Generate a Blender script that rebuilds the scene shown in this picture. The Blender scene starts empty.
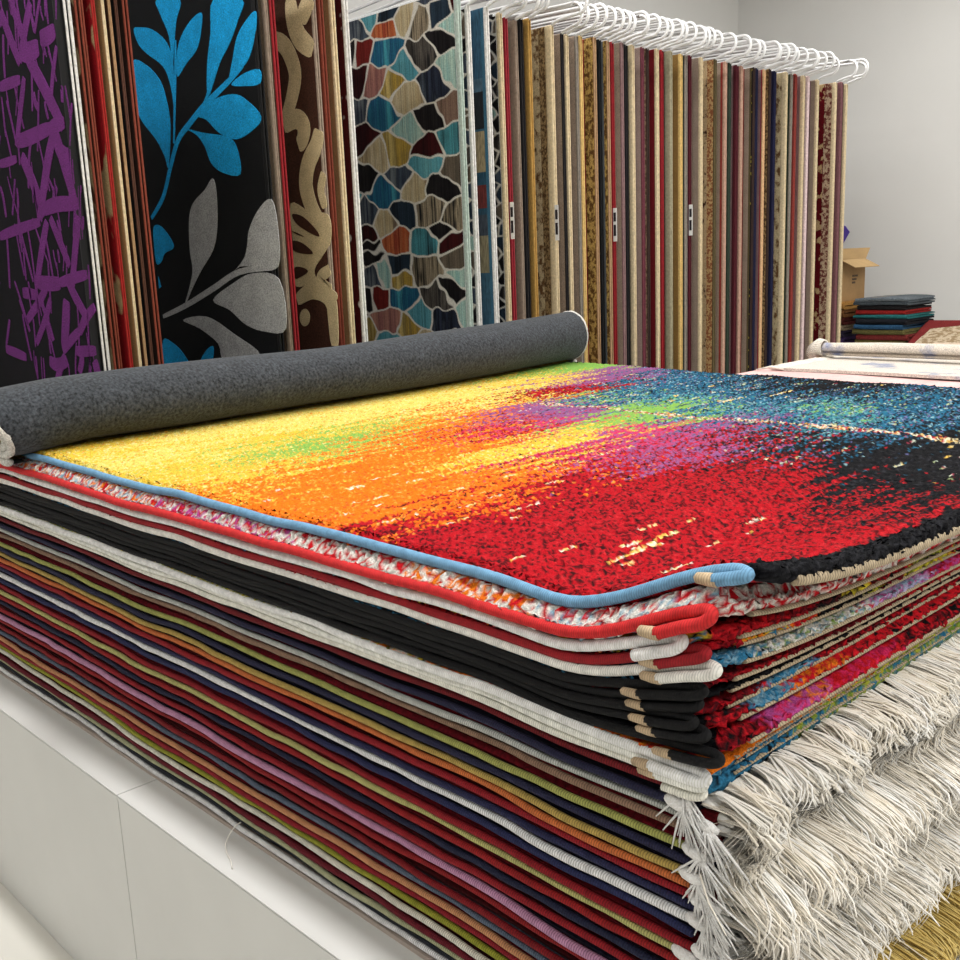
import bpy, math, random
import numpy as np
random.seed(7); rng = np.random.default_rng(7)
PI = math.pi
ZC = 1.392                       # eye height; heights below are relative to the eye, floor at -ZC
FL = -ZC
sc = bpy.context.scene
col = sc.collection

# ---------------------------------------------------------------- helpers
def lin(c):
    c = np.asarray(c, float) / 255.0
    return np.where(c <= .04045, c / 12.92, ((c + .055) / 1.055) ** 2.4)

def lin4(c): return (*[float(v) for v in lin(c)], 1.0)

def tag(o, label=None, cat=None, group=None, kind=None):
    if label: o['label'] = label
    if cat: o['category'] = cat
    if group: o['group'] = group
    if kind: o['kind'] = kind
    return o

def thing(name, base, label, cat, group=None):
    o = bpy.data.objects.new(name, None); col.objects.link(o)
    o.empty_display_size = .1
    o.location = (base[0], base[1], base[2] + ZC)
    o['base'] = [float(v) for v in base]
    tag(o, label, cat, group)
    return o

class M:                                    # gathers pieces for ONE mesh
    def __init__(s): s.v = []; s.f = []; s.m = []; s.c = []; s.n = 0
    def add(s, V, F, mi=0, color=None):
        V = np.asarray(V, float).reshape(-1, 3)
        s.v.append(V)
        if isinstance(F, np.ndarray): F2 = (F + s.n).tolist()
        else: F2 = [[i + s.n for i in f] for f in F]
        s.f.extend(F2)
        if np.isscalar(mi): s.m.extend([mi] * len(F2))
        else: s.m.extend(list(mi))
        if color is None: color = (1., 1., 1.)
        color = np.asarray(color, float)
        if color.ndim == 1: color = np.repeat(color[None], len(V), 0)
        s.c.append(color); s.n += len(V)
    def box(s, x0, x1, y0, y1, z0, z1, mi=0, color=None):
        V = [(x0,y0,z0),(x1,y0,z0),(x1,y1,z0),(x0,y1,z0),(x0,y0,z1),(x1,y0,z1),(x1,y1,z1),(x0,y1,z1)]
        s.add(V, [(0,3,2,1),(4,5,6,7),(0,1,5,4),(1,2,6,5),(2,3,7,6),(3,0,4,7)], mi, color)
    def tube(s, P, r, n=8, mi=0, color=None, caps=True):
        V, F = tube(P, r, n, caps); s.add(V, F, mi, color)
    def build(s, name, mats, parent=None, smooth=True, attr=False, base=None):
        V = np.concatenate(s.v)
        if parent is not None: b = np.array(wbase(parent))
        elif base is not None: b = np.array(base, float)
        else: b = np.array([V[:,0].mean(), V[:,1].mean(), V[:,2].min()])
        me = bpy.data.meshes.new(name)
        me.from_pydata((V - b).tolist(), [], s.f)
        if not isinstance(mats, (list, tuple)): mats = [mats]
        for m in mats: me.materials.append(m)
        me.polygons.foreach_set('material_index', np.array(s.m, dtype=np.int32))
        me.polygons.foreach_set('use_smooth', np.full(len(s.f), bool(smooth)))
        if attr:
            C = np.concatenate(s.c)
            a = me.color_attributes.new('Col', 'FLOAT_COLOR', 'POINT')
            a.data.foreach_set('color', np.concatenate([C, np.ones((len(C),1))], 1).astype(np.float32).ravel())
        me.update()
        o = bpy.data.objects.new(name, me); col.objects.link(o)
        if parent is not None: o.parent = parent; o['off'] = [0., 0., 0.]
        else:
            o.location = (b[0], b[1], b[2] + ZC); o['base'] = [float(v) for v in b]
        return o

def wbase(o):
    while o.parent is not None: o = o.parent
    return list(o['base'])

def clean_props():
    for o in bpy.data.objects:
        for k in ('base', 'off'):
            if k in o: del o[k]

def grid_faces(n, m, wrap=False):
    i = np.arange(n - 1)[:, None]; k = np.arange(m if wrap else m - 1)[None]
    k2 = (k + 1) % m
    a = i * m + k; b = i * m + k2; c = (i + 1) * m + k2; d = (i + 1) * m + k
    return np.stack([a, d, c, b], -1).reshape(-1, 4)

def tube(P, r, n=8, caps=True):
    P = np.asarray(P, float); N = len(P)
    T = np.gradient(P, axis=0); T /= np.linalg.norm(T, axis=1)[:, None] + 1e-12
    up = np.array([0, 0, 1.])
    S = np.cross(T, up); l = np.linalg.norm(S, axis=1)
    for i in range(N):
        if l[i] < 1e-3: S[i] = S[i-1] if i else np.cross(T[i], (0, 1, 0.01)); l[i] = np.linalg.norm(S[i]) 
    S /= np.linalg.norm(S, axis=1)[:, None] + 1e-12
    for i in range(1, N):
        if S[i] @ S[i-1] < 0: S[i] = -S[i]
    U = np.cross(S, T)
    r = np.asarray(r, float)
    if r.ndim == 0: r = np.full((N, 2), float(r))
    elif r.ndim == 1 and len(r) == 2 and N != 2: r = np.repeat(r[None], N, 0)
    elif r.ndim == 1: r = np.stack([r, r], 1)
    a = np.linspace(0, 2 * PI, n, endpoint=False)
    V = P[:, None] + S[:, None] * (np.cos(a)[None, :, None] * r[:, :1, None]) + U[:, None] * (np.sin(a)[None, :, None] * r[:, 1:, None])
    F = grid_faces(N, n, True).tolist()
    if caps:
        F.append(list(range(n))); F.append([(N - 1) * n + k for k in range(n)][::-1])
    return V.reshape(-1, 3), F

def smooth_poly(P, k=6, closed=False):
    P = np.asarray(P, float); n = len(P); out = []
    rng_ = range(n) if closed else range(n - 1)
    for i in rng_:
        if closed: p0, p1, p2, p3 = P[i-1], P[i], P[(i+1) % n], P[(i+2) % n]
        else: p0, p1, p2, p3 = P[max(i-1,0)], P[i], P[i+1], P[min(i+2,n-1)]
        for t in np.linspace(0, 1, k, endpoint=False):
            out.append(.5*((2*p1)+(-p0+p2)*t+(2*p0-5*p1+4*p2-p3)*t*t+(-p0+3*p1-3*p2+p3)*t**3))
    if not closed: out.append(P[-1])
    return np.array(out)

def noise1(x, cell, seed):
    g = np.random.default_rng(seed).uniform(-1, 1, 4096)
    q = np.asarray(x, float) / cell + 1000.; i = np.floor(q).astype(int); t = q - i; t = t*t*(3-2*t)
    return g[i % 4096] * (1 - t) + g[(i + 1) % 4096] * t

def noise2(x, y, cx, cy, seed):
    g = np.random.default_rng(seed).uniform(-1, 1, (256, 256))
    p = np.asarray(x, float) / cx + 500.; q = np.asarray(y, float) / cy + 500.
    i = np.floor(p).astype(int); k = np.floor(q).astype(int); s = p - i; t = q - k
    s = s*s*(3-2*s); t = t*t*(3-2*t); i0 = i % 256; i1 = (i+1) % 256; k0 = k % 256; k1 = (k+1) % 256
    return (g[i0,k0]*(1-s)+g[i1,k0]*s)*(1-t)+(g[i0,k1]*(1-s)+g[i1,k1]*s)*t

def sstep(a, b, x):
    t = np.clip((np.asarray(x, float) - a) / (b - a), 0, 1); return t*t*(3-2*t)

# ---------------------------------------------------------------- materials
class NT:
    def __init__(s, name):
        s.m = bpy.data.materials.new(name); s.m.use_nodes = True
        s.n = s.m.node_tree.nodes; s.l = s.m.node_tree.links; s.b = s.n['Principled BSDF']
    def node(s, t, **kw):
        x = s.n.new(t)
        for k, v in kw.items():
            if k in x.inputs: x.inputs[k].default_value = v
            else: setattr(x, k, v)
        return x
    def link(s, a, b): s.l.new(a, b)
    def bump(s, h, strength=.3, dist=.002):
        b = s.node('ShaderNodeBump', Strength=strength, Distance=dist); s.link(h, b.inputs['Height'])
        s.link(b.outputs[0], s.b.inputs['Normal'])
    def coord(s, scale=(1,1,1)):
        t = s.node('ShaderNodeTexCoord'); m = s.node('ShaderNodeMapping'); m.inputs['Scale'].default_value = scale
        s.link(t.outputs['Object'], m.inputs[0]); return m.outputs[0]
    def noise(s, co, scale, detail=3, rough=.6):
        x = s.node('ShaderNodeTexNoise', Scale=scale, Detail=detail, Roughness=rough); s.link(co, x.inputs['Vector']); return x
    def ramp(s, fac, stops, const=False):
        r = s.node('ShaderNodeValToRGB'); e = r.color_ramp.elements
        if const: r.color_ramp.interpolation = 'CONSTANT'
        while len(e) < len(stops): e.new(.5)
        for i, (p, c) in enumerate(stops): e[i].position = p; e[i].color = lin4(c)
        s.link(fac, r.inputs[0]); return r.outputs[0]
    def mix(s, fac, a, b, mode='MIX'):
        x = s.node('ShaderNodeMixRGB', blend_type=mode)
        for i, v in ((0, fac), (1, a), (2, b)):
            if hasattr(v, 'links'): s.link(v, x.inputs[i])
            else: x.inputs[i].default_value = v
        return x.outputs[0]
    def setcol(s, c): s.link(c, s.b.inputs['Base Color'])

_cache = {}
def fabric(c, var=.18, scale=260., rough=.95, bump=.5, sheen=.0, stretch=(1,1,1)):
    key = ('f', tuple(c), var, scale, bump, stretch)
    if key in _cache: return _cache[key]
    t = NT('woven_fabric'); co = t.coord(stretch)
    n = t.noise(co, scale, 3); n2 = t.noise(co, 14., 2)
    c = np.array(c, float)
    lo = np.clip(c * (1 - var), 0, 255); hi = np.clip(c * (1 + var) + 4, 0, 255)
    a = t.ramp(n.outputs[0], [(.3, lo), (.7, hi)])
    b = t.ramp(n2.outputs[0], [(.25, (225,225,225)), (.75, (255,255,255))])
    t.setcol(t.mix(1., a, b, 'MULTIPLY'))
    t.b.inputs['Roughness'].default_value = rough
    t.b.inputs['Sheen Weight'].default_value = sheen
    t.b.inputs['Specular IOR Level'].default_value = .15
    t.bump(n.outputs[0], bump, .002)
    _cache[key] = t.m; return t.m

def yarn(c, along='X', pitch=.0035, rough=.8, lo=.9, bump=.2):          # serged edge: thread wound around the border
    key = ('y', tuple(c), along, pitch, lo)
    if key in _cache: return _cache[key]
    t = NT('serged_yarn'); co = t.coord()
    w = t.node('ShaderNodeTexWave', bands_direction=along, Scale=2*PI/20/pitch*1.0, Distortion=1.6, Detail=2.)
    w.inputs['Detail Scale'].default_value = 2.
    t.link(co, w.inputs['Vector'])
    n = t.noise(co, 90., 3)
    c = np.array(c, float)
    a = t.ramp(w.outputs['Fac'], [(0, c * lo), (.55, np.clip(c * 1.06 + 3, 0, 255))])
    b = t.ramp(n.outputs[0], [(.25, (205,205,205)), (.75, (255,255,255))])
    t.setcol(t.mix(1., a, b, 'MULTIPLY'))
    t.b.inputs['Roughness'].default_value = rough; t.b.inputs['Specular IOR Level'].default_value = .25
    t.bump(w.outputs['Fac'], bump, .001)
    _cache[key] = t.m; return t.m

def attr_mat(name, var=.25, scale=420., bump=.6, rough=.95):
    t = NT(name); co = t.coord()
    a = t.node('ShaderNodeVertexColor', layer_name='Col')
    n = t.noise(co, scale, 2)
    b = t.ramp(n.outputs[0], [(.3, np.full(3, 255*(1-var))), (.65, (255,255,255))])
    t.setcol(t.mix(1., a.outputs[0], b, 'MULTIPLY'))
    t.b.inputs['Roughness'].default_value = rough; t.b.inputs['Specular IOR Level'].default_value = .1
    t.bump(n.outputs[0], bump, .003)
    return t.m

def paint(name, c, rough=.5, var=.03, spec=.3, scale=3., coat=0):
    t = NT(name); co = t.coord(); n = t.noise(co, scale, 4)
    c = np.array(c, float)
    t.setcol(t.ramp(n.outputs[0], [(.3, c*(1-var)), (.7, np.clip(c*(1+var*.5),0,255))]))
    t.b.inputs['Roughness'].default_value = rough; t.b.inputs['Specular IOR Level'].default_value = spec
    t.b.inputs['Coat Weight'].default_value = coat
    return t.m

def two_tone(c1, c2, scale, stretch=(1,1,1), thr=.5, soft=.04, vor=False):
    t = NT('figured_pile'); co = t.coord(stretch)
    if vor:
        v = t.node('ShaderNodeTexVoronoi', Scale=scale); t.link(co, v.inputs['Vector']); f = v.outputs['Distance']
    else: f = t.noise(co, scale, 3).outputs[0]
    n = t.noise(t.coord(), 300., 2)
    a = t.ramp(f, [(thr - soft, c1), (thr + soft, c2)])
    b = t.ramp(n.outputs[0], [(.3, (185,185,185)), (.7, (255,255,255))])
    t.setcol(t.mix(1., a, b, 'MULTIPLY'))
    t.b.inputs['Roughness'].default_value = .95; t.b.inputs['Specular IOR Level'].default_value = .12
    t.bump(n.outputs[0], .4, .002)
    return t.m

# ---------------------------------------------------------------- measured layouts (mm)
PAGES= [('purple', 1.422, [(55, 'black'), (655, 'purple')]), ('white', 1.433, [(20, 'white'), (219, 'black')]), ('white2', 1.448, [(20, 'white'), (256, 'black')]), ('beige1', 1.469, [(20, 'rust'), (27, 'beigeblot')]), ('rust1', 1.482, [(20, 'rust'), (20, 'brown')]), ('red1', 1.518, [(23, 'brightred'), (48, 'redblot')]), ('beige2', 1.549, [(13, 'cream'), (47, 'goldblot')]), ('brown1', 1.571, [(16, 'tan'), (33, 'brownblot')]), ('dark1', 1.592, [(13, 'brown'), (33, 'nearblack')]), ('dark2', 1.617, [(13, 'rust'), (43, 'darkbrown')]), ('leaf', 2.055, [(18, 'black'), (792, 'leaf')]), ('taupe1', 2.097, [(27, 'taupe'), (74, 'taupeblot')]), ('red2', 2.115, [(24, 'crimson'), (43, 'taupeblot')]), ('scroll', 2.291, [(12, 'taupe'), (321, 'scroll')]), ('red3', 2.317, [(33, 'rust'), (33, 'darkred')]), ('beige3', 2.37, [(18, 'cream'), (48, 'brownbeige'), (61, 'darkred')]), ('maroonpeb', 2.428, [(18, 'white'), (36, 'maroonpebble'), (24, 'slate'), (129, 'slate')]), ('mosaic', 2.978, [(23, 'paleteal'), (1106, 'mosaic')]), ('darkpebble', 3.028, [(17, 'white'), (185, 'pebble')]), ('patch', 3.124, [(17, 'white'), (17, 'blue'), (211, 'patch')]), ('greypebble', 3.205, [(23, 'cream'), (17, 'beige'), (168, 'pebble')]), ('taupered', 3.235, [(17, 'red'), (100, 'taupe')]), ('taupe2', 3.295, [(58, 'taupe'), (119, 'red')]), ('darkdot', 3.319, [(23, 'nearblack'), (118, 'darkbrown')]), ('gold', 3.369, [(35, 'gold'), (18, 'darkbrown'), (137, 'brownorn')]), ('ornament', 3.508, [(41, 'cream'), (35, 'brownorn'), (54, 'creamorn'), (198, 'brownorn')]), ('taupe3', 3.576, [(9, 'nearblack'), (197, 'taupe')]), ('creamedge', 3.603, [(20, 'cream'), (210, 'taupe')]), ('taupe4', 3.673, [(12, 'grey'), (222, 'taupe')]), ('goldcream', 3.7, [(23, 'goldcream'), (173, 'taupe')]), ('redgoldorn', 3.79, [(58, 'goldorn'), (18, 'red'), (139, 'red')]), ('black1', 3.826, [(29, 'black'), (155, 'black')]), ('greygold', 3.876, [(23, 'goldorn'), (18, 'greyblue'), (126, 'greyblue')]), ('crimson1', 3.919, [(35, 'crimson'), (107, 'crimson')]), ('greybeige', 3.985, [(12, 'mauve'), (41, 'greige'), (145, 'greige')]), ('charcoal1', 4.015, [(23, 'nearblack'), (137, 'nearblack')]), ('cream2', 4.067, [(29, 'cream'), (12, 'olive'), (163, 'olive')]), ('mauve1', 4.136, [(12, 'plum'), (41, 'taupemauve'), (145, 'taupemauve')]), ('speckle', 4.167, [(23, 'taupeorn'), (138, 'taupeorn')]), ('darkred1', 4.246, [(18, 'cream'), (41, 'darkred'), (165, 'darkred')]), ('crimson2', 4.286, [(18, 'crimson'), (12, 'nearblack'), (163, 'nearblack')]), ('sage', 4.359, [(41, 'sage'), (12, 'black'), (134, 'black')]), ('olivegold', 4.442, [(18, 'goldcream'), (30, 'olivegold'), (12, 'black'), (128, 'black')]), ('greygreen', 4.476, [(12, 'grey'), (12, 'darkgreen'), (189, 'darkgreen')]), ('maroon1', 4.518, [(30, 'maroon'), (152, 'maroon')]), ('taupe5', 4.613, [(18, 'cream'), (48, 'taupe'), (123, 'taupe')]), ('beigeorn', 4.738, [(12, 'olive'), (36, 'orangeorn'), (36, 'creamorn2'), (130, 'taupe')]), ('pinkbeige', 4.829, [(18, 'pinkbeige'), (12, 'redbrown'), (30, 'taupe'), (155, 'taupe')]), ('green1', 4.866, [(24, 'darkgreen'), (154, 'darkgreen')]), ('maroon2', 4.932, [(24, 'maroon'), (18, 'mauve'), (180, 'mauve')]), ('cream3', 4.98, [(18, 'pinkbeige'), (12, 'plum'), (161, 'plum')]), ('taupe6', 5.087, [(12, 'dotborder'), (12, 'olive'), (31, 'taupe'), (12, 'redbrown'), (131, 'taupe')]), ('navy1', 5.126, [(24, 'navy'), (137, 'navy')]), ('peach', 5.197, [(12, 'peach'), (6, 'red'), (25, 'mauve'), (100, 'mauve')]), ('brownorn2', 5.248, [(31, 'brownorn'), (144, 'brownorn')]), ('navy2', 5.309, [(37, 'navy'), (113, 'navy')]), ('creamorn3', 5.425, [(31, 'cream'), (37, 'creamorn'), (153, 'taupe')]), ('green2', 5.479, [(12, 'grey'), (19, 'darkgreen'), (158, 'darkgreen')]), ('red4', 5.522, [(25, 'redbrown'), (126, 'redbrown')]), ('mauve2', 5.61, [(25, 'cream'), (25, 'mauve'), (89, 'mauve')]), ('pinkwhite', 5.666, [(19, 'pinkwhite'), (13, 'plum'), (76, 'plum')]), ('taupe7', 5.769, [(19, 'cream'), (25, 'taupe'), (13, 'mauve'), (109, 'mauve')]), ('persian', 5.981, [(25, 'cream'), (45, 'persianband'), (58, 'persian'), (159, 'persian')]), ('mauve3', 6.054, [(38, 'maurose'), (123, 'maurose')]), ('last', 6.11, [(22, 'cream'), (13, 'nearblack'), (157, 'mauve')])]
LEAF_BLUE= [[(838, 927), (789, 925), (700, 903), (608, 850), (569, 791), (565, 715), (585, 600), (596, 684), (639, 761), (757, 827), (815, 872)], [(641, 994), (473, 962), (510, 901), (537, 838), (570, 751), (574, 855), (626, 945)], [(333, 893), (350, 828), (389, 779), (467, 746), (540, 711), (536, 769), (499, 831), (418, 879)], [(875, 815), (766, 786), (674, 719), (638, 643), (627, 546), (672, 405), (693, 444), (745, 510), (850, 596), (888, 676)], [(249, 919), (67, 884), (103, 828), (166, 765), (241, 712), (336, 614), (327, 714), (285, 817)], [(-7, 834), (10, 760), (61, 695), (129, 668), (191, 644), (158, 710), (117, 778), (52, 819)], [(0, 656), (2, 612), (84, 615), (178, 632), (99, 656)], [(430, 564), (306, 599), (172, 601), (91, 571), (8, 507), (65, 471), (175, 452), (281, 484), (363, 539)], [(522, 528), (394, 498), (238, 468), (179, 428), (168, 335), (281, 349), (355, 388), (391, 450), (442, 496)], [(836, 190), (774, 187), (704, 133), (697, 101), (768, 84), (802, 53), (845, 47), (850, 126)], [(842, -5), (825, -45), (843, -51)], [(854, -259), (772, -270), (699, -308), (669, -360), (865, -382)], [(574, -343), (513, -289), (461, -275), (484, -333)]]
LEAF_GREY= [[(357, 336), (339, 282), (355, 165), (398, 84), (496, 13), (570, -48), (648, -118), (566, 2), (569, 90), (553, 200), (512, 259), (419, 300)], [(-13, 237), (-39, 134), (-22, 13), (93, 12), (223, 19), (297, -15), (197, 42), (164, 87), (142, 143), (74, 207)], [(430, -99), (278, -39), (139, -6), (-22, -30), (-40, -197), (83, -211), (211, -189), (317, -136)], [(673, -176), (490, -161), (308, -221), (139, -295), (384, -322), (422, -261), (549, -207)]]
LEAF_STEM= [([(849, 223), (736, 298), (656, 404), (579, 493), (482, 541), (378, 586), (280, 618), (186, 649), (95, 684)], 35), ([(614, 484), (585, 600), (557, 714), (530, 836)], 21), ([(404, 572), (345, 616), (310, 678)], 21)]
LEAF_GSTEM= [([(834, -164), (635, -118), (422, -56), (226, 1), (-12, 10)], 31)]
SCROLL= [([(132, 934), (123, 860), (89, 794), (17, 743)], 79), ([(8, 910), (48, 879), (76, 845)], 71), ([(249, 821), (178, 776), (134, 688), (163, 608), (226, 522)], 71), ([(227, 512), (148, 531), (102, 498), (120, 455), (147, 441)], 71), ([(14, 478), (38, 426), (87, 376), (112, 323), (112, 274), (83, 209), (34, 154)], 79), ([(1, 334), (26, 275), (9, 211)], 39), ([(226, -112), (125, -79), (34, -98), (-2, -163), (-7, -278)], 63), ([(-14, 1), (56, -26), (59, -55), (-23, -84)], 47)]
SCROLL_BLOB= [[(220, 241), (102, 204), (-8, 186), (-13, 99), (39, 48), (96, 2), (90, -34), (22, -65), (-26, -89), (-19, -113), (33, -76), (114, -55), (222, -62), (231, -7), (224, 103)], [(150, -177), (155, -191), (165, -202), (179, -208), (194, -209), (206, -203), (214, -191), (215, -177), (210, -163), (200, -152), (186, -146), (171, -145), (159, -152), (151, -163)]]
SCROLL_HOLE= [[(214, 202), (146, 189), (69, 138), (57, 114), (122, 134), (192, 168)], [(224, 106), (158, 94), (100, 56), (174, 59), (224, 73)], [(224, 8), (170, 7), (140, -9), (196, -29), (227, -31)], [(228, 143), (186, 132), (150, 118), (197, 129)]]
PURPLE= [([(497, 853), (390, 675)], 42), ([(257, 837), (387, 685)], 42), ([(408, 866), (307, 682)], 38), ([(216, 725), (104, 723)], 55), ([(323, 675), (126, 443)], 55), ([(106, 678), (206, 511)], 25), ([(381, 703), (236, 700)], 64), ([(579, 626), (405, 632)], 38), ([(364, 631), (500, 433)], 34), ([(495, 448), (221, 459)], 51), ([(221, 459), (109, 461)], 47), ([(469, 398), (337, 210)], 55), ([(201, 442), (383, 192)], 51), ([(189, 441), (101, 236)], 55), ([(345, 226), (80, 222)], 51), ([(662, 395), (512, 397)], 32), ([(748, 155), (386, 181)], 38), ([(330, 189), (475, -10)], 42), ([(301, 198), (193, 38)], 38), ([(90, 186), (202, -35)], 42), ([(475, -10), (285, -13)], 53), ([(285, -13), (73, 13)], 38), ([(601, -42), (489, -54)], 42), ([(228, 7), (104, -128)], 42), ([(395, -22), (602, -134)], 38), ([(535, 584), (497, 443)], 13), ([(549, 331), (604, 215)], 13), ([(560, 169), (503, -10)], 15), ([(682, 163), (715, -18)], 15), ([(315, 575), (292, 522)], 25), ([(372, 440), (445, 301)], 17), ([(103, 565), (105, 518)], 21), ([(116, 394), (120, 296)], 25), ([(825, -244), (648, -274)], 38), ([(444, -272), (307, -267)], 47), ([(249, -66), (309, -228)], 59), ([(381, -66), (539, -213)], 34), ([(322, -229), (177, -171)], 38), ([(177, -171), (45, -87)], 38), ([(219, -231), (69, -226)], 38), ([(315, -250), (410, -344)], 38), ([(182, -235), (213, -301)], 34), ([(88, -253), (67, -310)], 47), ([(464, -65), (394, -198)], 25), ([(185, 823), (252, 731)], 17), ([(494, 782), (528, 645)], 17), ([(688, 320), (663, 218)], 17), ([(232, 425), (116, 394)], 17), ([(223, 284), (252, 231)], 30), ([(550, 113), (557, 2)], 11), ([(755, -135), (821, -232)], 17), ([(639, -65), (587, -179)], 17), ([(691, 816), (480, 820)], 38), ([(830, 622), (635, 468)], 42), ([(842, 423), (806, 169)], 42), ([(1038, 180), (809, -17)], 42)]
CELLS= [(462, 879, 'bl'), (538, 1031, 'te'), (645, 996, 'gr'), (431, 1022, 'dk'), (436, 971, 'or'), (330, 983, 'cr'), (214, 962, 'bc'), (208, 828, 'kg'), (108, 863, 'k'), (683, 904, 'k'), (611, 898, 'dr'), (647, 788, 'mr'), (545, 773, 'pk'), (407, 743, 'ye'), (326, 789, 'te'), (320, 688, 'cr'), (167, 714, 'nv'), (41, 911, 'pt'), (116, 964, 'dk'), (43, 762, 'pt'), (503, 636, 'bl'), (185, 576, 'k'), (680, 657, 'gr'), (646, 552, 'mr'), (408, 482, 'ye'), (307, 537, 'pt'), (59, 597, 'br'), (65, 500, 'td'), (218, 468, 'mr'), (547, 462, 'cr'), (640, 391, 'k'), (232, 400, 'te'), (495, 323, 'bl'), (401, 360, 'gr'), (316, 320, 'cr'), (146, 318, 'k'), (46, 362, 'tp'), (667, 219, 'gr'), (518, 176, 'cr'), (386, 214, 'dk'), (220, 215, 'bc'), (432, 97, 'or'), (264, 96, 'td'), (664, 148, 'mr'), (651, 77, 'k'), (73, 185, 'bc'), (146, 135, 'k'), (96, 89, 'mr'), (540, -38, 'pt'), (649, 59, 'k'), (434, -12, 'dk'), (282, -29, 'bc'), (426, -48, 'ye'), (434, -140, 'bl'), (184, -134, 'kg'), (618, -51, 'gr'), (669, -140, 'k'), (596, -136, 'dr'), (312, -215, 'te'), (535, -243, 'pk'), (388, -262, 'ye'), (160, -238, 'nv'), (26, -61, 'pt'), (99, -108, 'k'), (50, 32, 'tp'), (543, -324, 'te'), (304, -318, 'cr')]
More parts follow.
